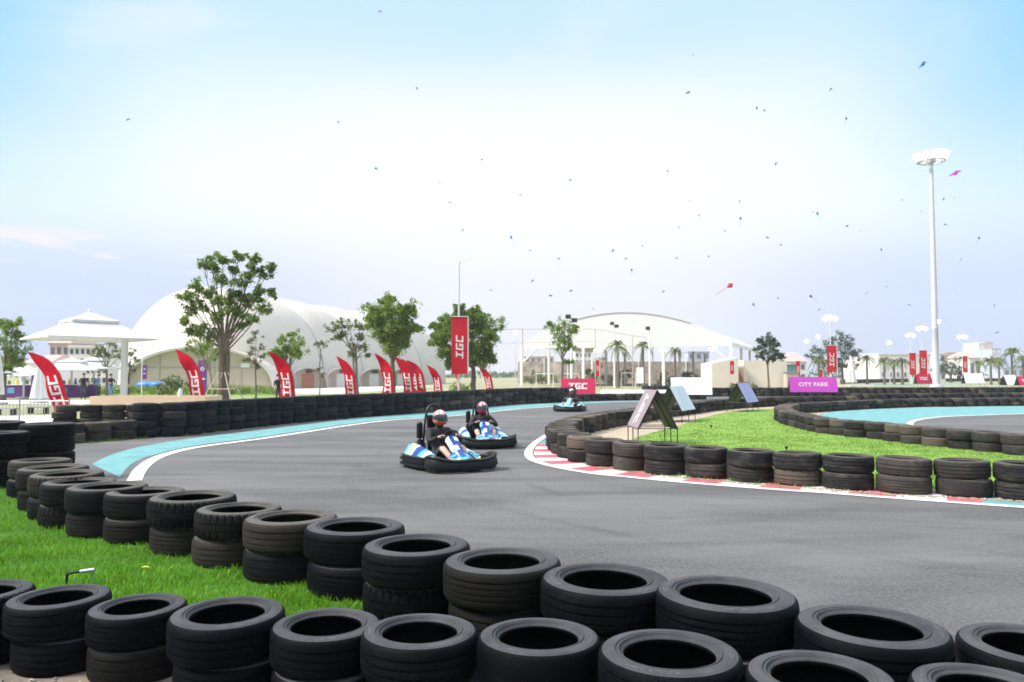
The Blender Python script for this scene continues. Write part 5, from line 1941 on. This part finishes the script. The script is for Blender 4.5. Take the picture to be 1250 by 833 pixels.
tag(mb.build('container', ['teal', 'grey_steel'], None, ((962 - CX) / F * 110, 110, 0), smooth=False), 'teal container block behind the beige kiosk', 'container')

# ------------------------------------------------------------------ pitch net posts, floodlights, goals
t = empty('ball_net', ((640 - CX) / F * 78, 78, 0))
mb = MB()
posts = [(560, 74, 403), (638, 78, 402), (726.5, 86, 402), (772, 96, 410), (797, 104, 413)]
o0 = Vector(((640 - CX) / F * 78, 78, 0))
tops = []
for px, Y, yt in posts:
    q = Vector(((px - CX) / F * Y, Y, 0)) - o0
    zt_ = V(px, yt, Y).z
    m_ = MB()
    m_.tube([q, q + Vector((0, 0, zt_))], .055, 7)
    m_.build('post', 'cream_dark', t)
    tops.append(q + Vector((0, 0, zt_)))
mb.tube(tops, .03, 5)
mb.tube([p - Vector((0, 0, 1.4)) for p in tops], .02, 5)
for a_, b_ in zip(tops, tops[1:]):
    for i in range(1, 14):
        q = a_.lerp(b_, i / 14)
        mb.tube([q, (q.x, q.y, .1)], .006, 3)
mb.build('net_line', 'cream_dark', t)
tag(t, 'tall ball-stop net on thin posts round the pitch before the pavilion', 'net')
for i, (px, Y, yt, lab) in enumerate(((697.5, 72, 388, 'pitch floodlight pole whose twin dark heads rise left of the pavilion peak'), (750, 98, 396, 'pitch floodlight pole before the middle of the pavilion roof'), (793, 90, 402, 'thick white pitch floodlight pole before the right half of the pavilion'))):
    X = (px - CX) / F * Y
    zt_ = V(px, yt, Y).z
    t = empty('floodlight_pole', (X, Y, 0))
    mb = MB()
    mb.lathe([(0.22, 0), (.13, .1), (.08, zt_), (0, zt_)], 10)
    mb.build('pole', 'white', t)
    for s, dz in ((-.3, .1), (.3, -.25)) if i < 2 else ((-.2, .1),):
        mb = MB()
        mb.box((s, -.1, zt_ + dz), (.5, .2, .38), rx=rad(20))
        mb.tube([(0, 0, zt_ - .1), (s, -.05, zt_ + dz)], .03, 5)
        mb.build('floodlight', 'dark', t)
    tag(t, lab, 'floodlight')
for px, Y, w, h_, lab in ((665, 84, 1.9, 1.7, 'white goal frame behind the left end of the crimson board'), (697, 84, 1.8, 1.7, 'white goal frame behind the crimson board, right of its twin'), (767, 92, 1.7, 1.8, 'white goal frame before the middle of the pavilion')):
    t = empty('goal', ((px - CX) / F * Y, Y, 0))
    mb = MB()
    mb.tube([(-w / 2, 0, 0), (-w / 2, 0, h_), (w / 2, 0, h_), (w / 2, 0, 0)], .05, 6)
    mb.build('goal_frame', 'white', t)
    mb = MB()
    for s in (-1, 1):
        mb.tube([(s * w / 2, 0, h_), (s * w / 2, .7, 0)], .03, 5)
    mb.tube([(-w / 2, .7, .02), (w / 2, .7, .02)], .03, 5)
    mb.build('stay', 'white', t)
    tag(t, lab, 'goal', 'football goals')
mb = MB()
zt_ = V(781, 451, 80).z
mb.box((0, 0, (zt_ + .9) / 2), (.75, .05, zt_ - .5))
mb.tube([(-.3, 0, 0), (-.3, 0, .8)], .03, 5, 1)
mb.tube([(.3, 0, 0), (.3, 0, .8)], .03, 5, 1)
tag(mb.build('notice_board', ['white', 'grey_steel'], None, ((781 - CX) / F * 80, 80, 0), smooth=False), 'small white notice board before the pavilion', 'notice board')


# ------------------------------------------------------------------ parasols and the terrace on the left
def parasol(px, Y, yapex, yedge, wpx, label, tier=True, post_px=None, yaw=.35, thick=.05):
    X = (px - CX) / F * Y
    za, ze = V(px, yapex, Y).z, V(px, yedge, Y).z
    w = wpx / F * Y / 2
    t = empty('parasol', (X, Y, 0))
    mb = MB()

    def ring(rr, z, sag=0.0):
        out = []
        for k in range(33):
            a = 2 * math.pi * k / 32
            c, s = math.cos(a), math.sin(a)
            q = 1 / max(abs(c), abs(s))
            rad_ = rr * (q * .80 + .12)
            out.append(Vector((rad_ * math.cos(a + yaw), rad_ * math.sin(a + yaw), z - sag * (1 - (q - 1) / .414))))
        return out
    hm = za - (za - ze) * .38
    rows = [ring(.36 * w, hm), ring(.55 * w, hm - (hm - ze) * .36, .01 * w), ring(.8 * w, hm - (hm - ze) * .72, .02 * w), ring(w, ze, .0), ring(w * 1.002, ze - .022 * w, 0)]
    if not tier:
        rows = [ring(.01, za)] + rows
    mb.grid(rows, 0)
    mb.grid([[p - Vector((0, 0, .012)) for p in r_] for r_ in rows], 0, flip=True)
    cn = mb.build('canopy', 'fabric', t, angle=25)
    if tier:
        mb = MB()
        rows = [ring(.01, za), ring(.2 * w, za - (za - hm) * .45), ring(.44 * w, hm + .02 * w), ring(.441 * w, hm - .02 * w)]
        mb.grid(rows, 0)
        mb.grid([[p - Vector((0, 0, .012)) for p in r_] for r_ in rows], 0, flip=True)
        mb.ell((0, 0, za), (.03 * w, .03 * w, .05 * w), 0, 8, 6)
        mb.build('vent_cap', 'fabric', t, angle=25)
    mb = MB()
    for k in range(8):
        a = k * math.pi / 4 + yaw
        rr_ = w * (1.05 if k % 2 else .90)
        mb.tube([(0, 0, hm - .02 * w), (rr_ * math.cos(a), rr_ * math.sin(a), ze + .0)], .012 * w + .004, 5)
    mb.build('rib', 'white', t)
    mb = MB()
    px_ = 0 if post_px is None else (post_px - px) / F * Y
    zz = za - .1 if post_px is None else ze + .2
    mb.box((px_, 0, zz / 2), (thick * 2, thick * 2, zz))
    if post_px is not None:
        mb.tube([(px_, 0, zz - .1), (0, 0, hm)], .07, 8)
    mb.build('post', 'white', t, smooth=False)
    mb = MB()
    mb.box((px_, 0, .05), (thick * 9 + .25, thick * 9 + .25, .10))
    mb.build('base', 'concrete', t, smooth=False)
    return tag(t, label, 'parasol', 'white parasols on the terrace')


parasol(108, 35, 381, 413.5, 134, 'largest white two-tier parasol, on a thick post rising behind the beige planter', True, 152, .80, .115)
parasol(88, 55, 436.5, 452, 66, 'white two-tier parasol left one of the pair under the largest', True, None, .2)
parasol(115, 57, 435.5, 450, 72, 'white two-tier parasol right one of the pair under the largest', True, None, .5)
parasol(30, 52, 444, 459, 58, 'low white parasol behind the first red flag', False, None, .3)
parasol(-6, 48, 443, 455, 52, 'white parasol cut by the left frame edge', False, None, .4)


def closed_parasol(px, Y, ytop, ybot, wpx, label):
    zt_, zb_ = V(px, ytop, Y).z, max(.25, V(px, ybot, Y).z)
    w = wpx / F * Y / 2
    t = empty('closed_parasol', ((px - CX) / F * Y, Y, 0))
    mb = MB()
    rows = []
    for i in range(9):
        u = i / 8
        rr_ = w * (.1 + .9 * u ** .7)
        rows.append([(rr_ * (1 + .16 * math.cos(8 * a)) * math.cos(a), rr_ * (1 + .16 * math.cos(8 * a)) * math.sin(a), zt_ + (zb_ - zt_) * u) for a in [2 * math.pi * k / 48 for k in range(49)]])
    mb.grid(rows, 0)
    mb.build('canopy', 'fabric', t)
    mb = MB()
    mb.tube([(0, 0, 0), (0, 0, zt_ + .1)], .04, 8)
    mb.build('post', 'white', t)
    mb = MB()
    mb.box((0, 0, .05), (.7, .7, .1))
    mb.build('base', 'concrete', t, smooth=False)
    return tag(t, label, 'parasol', 'folded parasols')


closed_parasol(49, 44, 443, 487, 18, 'folded cream parasol hanging beside the first red flag')
closed_parasol(-1, 42, 430, 482, 12, 'folded white parasol cut by the left frame edge')
closed_parasol(1038.5, 100, 436, 467, 12, 'tall folded cream parasol right of the red banner and dark tree')

for px, Y, w, lab in ((22, 54, 1.6, 'purple-skirted counter below the low white parasol'), (42, 56, 1.3, 'purple-skirted counter partly behind the folded cream parasol'), (86, 55, 1.2, 'purple-skirted counter right of the first red flag'), (109, 57, 1.4, 'purple-skirted counter behind the standing dark figure')):
    t = empty('market_counter', ((px - CX) / F * Y, Y, 0))
    mb = MB()
    mb.box((0, 0, .44), (w, .7, .86))
    mb.box((-.12 * w, -.36, .5), (.3 * w, .02, .4), 1)
    mb.build('skirt', ['purple', 'sky_blue'], t, smooth=False)
    mb = MB()
    mb.box((0, 0, .90), (w + .1, .8, .05))
    mb.build('counter_top', 'white', t, smooth=False)
    for k in range(3):
        mb = MB()
        mb.lathe([(0, .925), (.09, .925), (.10, 1.1), (.05, 1.2 + .08 * k), (0, 1.2 + .08 * k)], 10, 0, Matrix.Translation((-.5 * w + .35 * w * (k + .4), 0, 0)))
        tag(mb.build('drinks_jar', ['leaf_light', 'yellow', 'shirt_blue'][k], None, t.location), ['green', 'yellow', 'blue'][k] + ' jar standing on the ' + lab, 'jar', 'jars on the purple counters')
    tag(t, lab, 'counter', 'purple-skirted counters on the terrace')

stander(103, 50, 1.72, 'standing figure dressed all in black left of the beige planter', 'shirt', 'trousers', .3, .4)
stander(121, 54, 1.66, 'standing figure in a blue shirt behind the beige planter', 'shirt_blue', 'trousers', .2, -.6)
stander(136, 52, 1.68, 'figure in a black shirt with one arm forward behind the beige planter', 'shirt', 'shirt_blue', 1.0, 1.2)
stander(155, 50, 1.70, 'figure in black just right of the thick parasol post', 'shirt', 'trousers', .2, 2.0)
stander(340, 40, 1.66, 'dark-haired figure in black right behind the third red flag', 'shirt', 'trousers', .2, .8)
stander(34, 58, 1.66, 'figure in a pale shirt behind the counters at the left', 'shirt_white', 'trousers', .2, .8)
stander(913, 91, 1.6, 'tiny dark figure standing beside the terracotta stair', 'shirt', 'trousers', .2, .8)

# planter wall
mb = MB()
x0, x1 = (112 - CX) / F * 30.6, (252.5 - CX) / F * 30.6
for cz, s, mi in ((.38, (x1 - x0, .10, .76), 0),):
    mb.box((0, -.85, cz), s, mi)
    mb.box((0, .85, cz), s, mi)
for sx in (-1, 1):
    mb.box((sx * ((x1 - x0) / 2 - .05), 0, .38), (.10, 1.6, .76))
mb.box((0, 0, .34), (x1 - x0 - .2, 1.6, .68), 1)
tag(mb.build('planter', ['beige', 'dirt'], None, ((x0 + x1) / 2, 31.4, 0), smooth=False), 'long low beige planter wall behind the rear tyre row', 'planter')
mb = MB()
mb.lathe([(0, 0), (.10, 0), (.09, .3), (.05, .36), (.05, .4), (0, .4)], 10)
tag(mb.build('bottle', 'hel_white', None, ((221 - CX) / F * 31.4, 31.4, .68)), 'small white bottle standing in the beige planter', 'bottle')

# railing on the left
t = empty('railing', (-20, 25.4, 0))
tag(t, 'low white railing of thin upright bars along the left terrace', 'railing')
mb = MB()
xa, xb = -3.0, 20 + (86 - CX) / F * 25.4
mb.tube([(xa, 0, .76), (xb, 0, .76)], .016, 6)
mb.tube([(xa, 0, .10), (xb, 0, .10)], .016, 6)
mb.build('rail', 'grey_steel', t)
mb = MB()
n = int((xb - xa) / .115)
for i in range(n + 1):
    x = xa + (xb - xa) * i / n
    mb.tube([(x, 0, .1), (x, 0, .76)], .009, 5)
mb.build('bars', 'grey_steel', t)
for i in range(6):
    x = xa + (xb - xa) * i / 5
    m_ = MB()
    m_.tube([(x, 0, 0), (x, 0, .84)], .025, 6)
    m_.build('post', 'grey_steel', t)
# benches beyond the railing
for (px, y), lab in (((7, 507), 'low dark bench beyond the railing, cut by the left frame edge'), ((47, 505), 'low dark bench beyond the railing, left of the first red flag')):
    q = P(px, y)
    t = empty('bench', q)
    m_ = MB()
    for k in range(3):
        m_.box((0, -.14 + .14 * k, .27), (.85, .12, .04))
    m_.build('seat', 'grey_steel', t, smooth=False)
    for s in (-.32, .32):
        m_ = MB()
        m_.box((s, 0, .125), (.06, .34, .25))
        m_.build('leg', 'black_steel', t, smooth=False)
    tag(t, lab, 'bench', 'benches beyond the railing')

# paths and grass of the surroundings
sheet('path', [tuple(P(a, b)[:2]) for a, b in ((-300, 520), (-300, 508), (60, 506.5), (95, 508), (82, 516), (40, 520))], -0.012, 'concrete')
sheet('path', [tuple(P(a, b)[:2]) for a, b in ((-300, 494), (-300, 490.5), (110, 488), (252, 486), (252, 490), (110, 493))], -0.012, 'concrete')
sheet('path', [tuple(P(a, b)[:2]) for a, b in ((733, 481.5), (733, 476.4), (800, 476), (862, 477), (862, 482))], 0.012, 'concrete')
sheet('path', [tuple(P(a, b)[:2]) for a, b in ((1020, 472), (1025, 469.5), (1070, 469.8), (1066, 472))], 0.006, 'sand')
sheet('run_off_strip', [tuple(P(a, b)[:2]) for a, b in ((1040, 469.6), (1046, 468.6), (1280, 467.4), (1280, 468.4), (1120, 469.6))], 0.004, 'turq')
sheet('grass_verge', [tuple(P(a, b)[:2]) for a, b in ((120, 484), (345, 484), (345, 476.5), (120, 476.5))], -0.008, 'lawn')
sheet('path', [(-62, 62), (-15, 66), (-10, 105), (-62, 92)], -0.014, 'concrete')
# tufts along the foot of tyre barriers
rr = random.Random(9)
tv = MB()
for path, n in ((pxpath(B_LEFT_LOW, -.05), 500), (pxpath(B_OUT, -.04), 600), (pxpath(B_INF[1:14], .02), 260)):
    for _ in range(n):
        q = path[rr.randrange(len(path))]
        cl = math.sin(q.x * 2.3) * math.sin(q.y * 1.7)
        if rr.random() > .35 + .6 * cl:
            continue
        x, y = q.x + rr.gauss(0, .06), q.y + rr.gauss(0, .05)
        h_ = rr.uniform(.03, .10)
        a = rr.uniform(0, 6.28)
        tv.add([(x - .008 * math.cos(a), y - .008 * math.sin(a), 0), (x + .008 * math.cos(a), y + .008 * math.sin(a), 0), (x + rr.gauss(0, .03), y + rr.gauss(0, .03), h_)], [(0, 1, 2)], 0)
tag(tv.build('grass_tufts', 'blade', None, smooth=False), 'sparse grass tufts along the foot of the tyre barriers', 'grass', kind='stuff')
mb = MB()
pth = pxpath(B_INF[1:16], -.05)
for _ in range(900):
    q = pth[rr.randrange(len(pth))]
    s = rr.uniform(.008, .022)
    mb.ell((q.x + rr.gauss(0, .08), q.y + rr.gauss(0, .04), .008), (s * rr.uniform(.8, 1.4), s, s * .7), 0, 5, 3)
tag(mb.build('sand_gravel', 'sand'), 'sandy gravel spilling from under the infield tyres', 'gravel', kind='stuff')

# ------------------------------------------------------------------ far greenery on the horizon
rr = random.Random(77)
mb = MB()
for _ in range(1500):
    px = rr.uniform(-200, 1450)
    Y = rr.uniform(300, 460)
    X = (px - CX) / F * Y
    leaves(mb, (X, Y, rr.uniform(0, 2.2 + 1.6 * math.sin(px * .021) + 1.2 * math.sin(px * .057))), 2.2, 9, 1.7, rr, .6)
o = obj('distant_treeline', mb.mesh('distant_treeline', 'leaf_dark', smooth=False))
tag(o, 'low far-off band of greenery along the horizon', 'trees', kind='stuff')

# ------------------------------------------------------------------ kites
def kite_mesh(kind, m):
    mb = MB()
    if kind == 0:      # diamond with a tail
        mb.add([(0, 0, .55), (.42, .06, .15), (0, -.02, -.6), (-.42, .06, .15), (0, -.05, .12)], [(0, 4, 1), (1, 4, 2), (2, 4, 3), (3, 4, 0)], 0)
        mb.tube([(0, 0, .55), (0, -.02, -.6)], .012, 4)
        mb.tube([(-.42, .06, .15), (0, -.02, .15), (.42, .06, .15)], .012, 4)
        rows = [[(-.03 + .05 * math.sin(i), .03 * i, -.6 - .22 * i), (.03 + .05 * math.sin(i), .03 * i, -.6 - .22 * i)] for i in range(9)]
        mb.grid(rows, 0)
    else:              # delta wing
        mb.add([(0, 0, .35), (1.0, .12, -.28), (.35, .02, -.22), (0, -.08, -.38), (-.35, .02, -.22), (-1.0, .12, -.28)], [(0, 3, 2, 1), (0, 5, 4, 3)], 0)
        mb.tube([(0, 0, .35), (1.0, .12, -.28)], .014, 4)
        mb.tube([(0, 0, .35), (-1.0, .12, -.28)], .014, 4)
        mb.add([(0, 0, .1), (0, -.28, -.05), (0, -.05, -.3)], [(0, 1, 2)], 0)
    return mb.mesh('kite', m, smooth=False)


KM = {(k, m): kite_mesh(k, m) for k in (0, 1) for m in ('kite_grey', 'kite_blue', 'kite_red', 'kite_purple')}


def kite(px, py, wpx, kind, m, label, rot, group='kites flying over the park', Y=None):
    Y = Y or RND.uniform(90, 148)
    q = V(px, py, Y)
    o = obj('kite', KM[(kind, m)], None, q, rot)
    o.scale = (wpx / F * Y / (2.0 if kind else 1.4),) * 3
    return tag(o, label, 'kite', group)


k0 = kite(1127, 78, 17, 1, 'kite_blue', 'large blue kite with a bright patch at the upper right of the sky', (.5, rad(-38), .3), Y=60)
for (dx, dz, m) in ((.22, .02, 'kite_red'), (-.05, .12, 'letter')):
    mb = MB()
    mb.add([(dx - .14, -.055, dz - .1), (dx + .14, -.055, dz - .1), (dx, -.06, dz + .14)], [(0, 1, 2)], 0)
    mb.add([(dx - .14, .05, dz - .1), (dx + .14, .05, dz - .1), (dx, .03, dz + .14)], [(0, 1, 2)], 0)
    mb.build('patch', m, k0, smooth=False)
kite(1167, 211, 21, 1, 'kite_purple', 'purple delta kite right of the mast head', (.9, rad(-22), .1), Y=60)
kite(891, 349, 12, 0, 'kite_red', 'red kite trailing a long pink tail above the pavilion', (0, rad(58), 0), Y=80)
kite(464, 14, 7, 1, 'kite_purple', 'thin violet kite close to the top edge', (.8, rad(-15), 0))
kite(156, 146, 7, 1, 'kite_blue', 'only kite in the left quarter of the sky', (.5, rad(-20), 0))
kite(840, 113, 9, 1, 'kite_grey', 'long grey kite left of the bluest part of the sky', (.7, rad(-20), 0))
kite(933, 135, 6, 1, 'kite_blue', 'doubled dark blue kite high in the right half of the sky', (.2, rad(-30), 0))
SPECK = [(509, 108), (413, 149), (459, 206), (588, 195), (537, 223), (635, 238), (696, 220), (815, 209), (549, 247), (565, 281), (993, 30), (846, 67), (1014, 109), (1033, 145), (947, 200), (903, 246), (853, 263), (904, 267), (992, 259), (998, 261), (1034, 276), (1051, 282), (1101, 244), (1125, 258), (1152, 243), (1165, 242), (1154, 274), (829, 278), (826, 315), (885, 282), (937, 290), (953, 299), (865, 313), (1076, 305), (1195, 291), (1173, 317), (1082, 350), (1058, 358), (950, 364), (990, 362), (1168, 358), (624, 290), (682, 316), (784, 300), (764, 316), (771, 330), (650, 343), (599, 354), (672, 361), (697, 355), (810, 356), (724, 377), (748, 306), (1214, 373), (1217, 406), (1245, 425), (920, 372), (1000, 378), (842, 245), (647, 306), (924, 132), (1110, 372)]
for i, (x, y) in enumerate(SPECK):
    kite(x, y, RND.uniform(3.8, 6.8), RND.choice((0, 1, 1)), RND.choice(('kite_grey', 'kite_grey', 'kite_blue')), 'tiny dark kite, one of many specks scattered over the pale sky', (RND.uniform(-.6, .6), RND.uniform(-.9, .3), RND.uniform(-.5, .5)), 'speck-sized kites far up in the sky')

# ------------------------------------------------------------------ sky, sun, camera
SUN_AZ, SUN_EL = rad(-104), rad(46)     # azimuth from +Y towards +X
w = bpy.data.worlds.new('World')
S.world = w
w.use_nodes = True
N, L = w.node_tree.nodes, w.node_tree.links
bg = N['Background']
sky = N.new('ShaderNodeTexSky')
sky.sky_type = 'NISHITA'
sky.sun_disc = False
sky.sun_elevation = SUN_EL
sky.sun_rotation = SUN_AZ
sky.air_density = 1.0
sky.dust_density = 1.5
sky.ozone_density = 1.5
tc = N.new('ShaderNodeTexCoord')
sp = N.new('ShaderNodeSeparateXYZ')
L.new(tc.outputs['Generated'], sp.inputs[0])


def smap(v, a, b, c=0.0, d=1.0):
    m = N.new('ShaderNodeMapRange')
    m.interpolation_type = 'SMOOTHERSTEP'
    m.inputs['From Min'].default_value = a
    m.inputs['From Max'].default_value = b
    m.inputs['To Min'].default_value = c
    m.inputs['To Max'].default_value = d
    L.new(v, m.inputs['Value'])
    return m.outputs[0]


def mixc(f, a, b):
    m = N.new('ShaderNodeMix')
    m.data_type = 'RGBA'
    L.new(f, m.inputs['Factor'])
    for s_, k_ in ((a, 'A'), (b, 'B')):
        if isinstance(s_, tuple):
            m.inputs[k_].default_value = (*s_, 1)
        else:
            L.new(s_, m.inputs[k_])
    return m.outputs['Result']


# thin bright overcast: a milky veil, brightest in a broad patch ahead, thinning to blue high up on both sides
gd = ray(640, 235).normalized()
dp = N.new('ShaderNodeVectorMath')
dp.operation = 'DOT_PRODUCT'
L.new(tc.outputs['Generated'], dp.inputs[0])
dp.inputs[1].default_value = gd
glow = M_node(N, 'MULTIPLY', smap(M_node(N, 'ABSOLUTE', M_node(N, 'SUBTRACT', sp.outputs[0], .01, L), None, L), .50, .08), smap(sp.outputs[2], .44, .26), L)
el = smap(sp.outputs[2], -.02, .20)
nz = N.new('ShaderNodeTexNoise')
mp = N.new('ShaderNodeMapping')
mp.inputs['Scale'].default_value = (2.2, 2.2, 6.0)
L.new(tc.outputs['Generated'], mp.inputs['Vector'])
L.new(mp.outputs[0], nz.inputs['Vector'])
nz.inputs['Scale'].default_value = 1.6
nz.inputs['Detail'].default_value = 6
nz.inputs['Roughness'].default_value = .55
SKYK = 0.10
sc_ = N.new('ShaderNodeVectorMath')
sc_.operation = 'SCALE'
sc_.inputs['Scale'].default_value = SKYK
L.new(sky.outputs[0], sc_.inputs[0])
ZEN = (0.56, 0.83, 1.0)
HOR = (0.45, 0.54, 0.84)
MIL = (0.94, 1.02, 1.08)
base = mixc(el, HOR, MIL)
high = smap(sp.outputs[2], .22, .46)
base = mixc(M_node(N, 'MULTIPLY', high, .9, L), base, ZEN)
side = smap(M_node(N, 'ABSOLUTE', M_node(N, 'SUBTRACT', sp.outputs[0], -.015, L), None, L), .30, .66)
base = mixc(M_node(N, 'MULTIPLY', M_node(N, 'MULTIPLY', side, smap(sp.outputs[2], .04, .40), L), .95, L), base, (0.20, 0.64, 1.0))
base = mixc(M_node(N, 'MULTIPLY', glow, .95, L), base, (1.03, 1.04, 1.05))
lowc = mixc(smap(M_node(N, 'ABSOLUTE', M_node(N, 'SUBTRACT', sp.outputs[0], .05, L), None, L), .05, .5), (0.745, 0.76, 0.895), HOR)
low = smap(sp.outputs[2], .25, .045)
base = mixc(M_node(N, 'MULTIPLY', low, .85, L), base, lowc)
cl = smap(nz.outputs['Fac'], .50, .72)
base = mixc(M_node(N, 'MULTIPLY', M_node(N, 'MULTIPLY', cl, M_node(N, 'MULTIPLY', smap(sp.outputs[2], .1, .25), smap(side, 1.0, .2), L), L), .28, L), base, (1.0, 1.0, 1.02))
# low pinkish cloud scraps near the horizon
n2 = N.new('ShaderNodeTexNoise')
m2 = N.new('ShaderNodeMapping')
m2.inputs['Scale'].default_value = (9, 9, 42)
L.new(tc.outputs['Generated'], m2.inputs['Vector'])
L.new(m2.outputs[0], n2.inputs['Vector'])
n2.inputs['Scale'].default_value = 1.0
n2.inputs['Detail'].default_value = 5
band = M_node(N, 'MULTIPLY', smap(sp.outputs[2], .115, .135), smap(sp.outputs[2], .175, .15), L)
sc2 = M_node(N, 'MULTIPLY', M_node(N, 'MULTIPLY', smap(n2.outputs['Fac'], .56, .68), band, L), smap(sp.outputs[0], -.30, -.42), L)
base = mixc(M_node(N, 'MULTIPLY', sc2, .8, L), base, (.93, .86, .87))
# fill light added in the unseen sky overhead, darkened behind the camera
_s = N.new('ShaderNodeVectorMath')
_s.operation = 'SCALE'
_s.inputs['Scale'].default_value = .70
L.new(base, _s.inputs[0])
base = _s.outputs[0]
ovh = M_node(N, 'MAXIMUM', smap(sp.outputs[2], .55, .85), M_node(N, 'MULTIPLY', smap(sp.outputs[1], .1, -.5), .12, L), L)
beh = M_node(N, 'MULTIPLY', smap(sp.outputs[1], .05, -.45), smap(sp.outputs[2], .75, .35), L)
base = mixc(M_node(N, 'MULTIPLY', beh, .9, L), base, (.20, .25, .36))
base = mixc(M_node(N, 'MULTIPLY', ovh, .8, L), base, (1.7, 1.7, 1.75))
fin = N.new('ShaderNodeMix')
fin.data_type = 'RGBA'
fin.inputs['Factor'].default_value = 0.93
L.new(sc_.outputs[0], fin.inputs['A'])
L.new(base, fin.inputs['B'])
L.new(fin.outputs['Result'], bg.inputs['Color'])
bg.inputs['Strength'].default_value = 1.0

sl = bpy.data.lights.new('sun', 'SUN')
sl.energy = 4.3
sl.angle = rad(14)
sl.color = (1.0, .95, .88)
so = bpy.data.objects.new('sun', sl)
COL.objects.link(so)
sd = Vector((math.sin(SUN_AZ) * math.cos(SUN_EL), math.cos(SUN_AZ) * math.cos(SUN_EL), math.sin(SUN_EL)))
so.rotation_euler = (-sd).to_track_quat('-Z', 'Y').to_euler()

cam = bpy.data.cameras.new('camera')
cam.sensor_width = 36
cam.lens = F / 1250 * 36
cam.clip_end = 6000
cam.clip_start = .05
cam.dof.use_dof = True
cam.dof.focus_distance = 4.8
cam.dof.aperture_fstop = 4.0
co = bpy.data.objects.new('camera', cam)
COL.objects.link(co)
co.location = (0, 0, H)
co.rotation_euler = (rad(90) + PHI, 0, 0)
S.camera = co
S.render.engine = 'CYCLES'
S.cycles.use_denoising = True
S.cycles.max_bounces = 6
S.cycles.transparent_max_bounces = 6
S.cycles.caustics_reflective = False
S.cycles.caustics_refractive = False
vs_ = S.view_settings
vs_.view_transform = 'Standard'
vs_.look = 'None'
vs_.exposure = 0.55
vs_.gamma = 1.0
vs_.use_curve_mapping = False

# ------------------------------------------------------------------ haze
hm_ = bpy.data.materials.new('haze')
hm_.use_nodes = True
N, L = hm_.node_tree.nodes, hm_.node_tree.links
N.remove(N['Principled BSDF'])
pv = N.new('ShaderNodeVolumePrincipled')
pv.inputs['Color'].default_value = (.93, .95, 1.0, 1)
pv.inputs['Density'].default_value = HAZE
pv.inputs['Anisotropy'].default_value = .0
L.new(pv.outputs[0], N['Material Output'].inputs['Volume'])
mb = MB()
mb.box((0, 340, 37.5), (1300, 780, 77))
MT['haze'] = hm_
hz = mb.build('haze', 'haze', smooth=False)
tag(hz, 'thin pale summer haze over the whole park', 'haze', kind='stuff')
S.cycles.volume_bounces = 1
S.cycles.volume_max_steps = 64
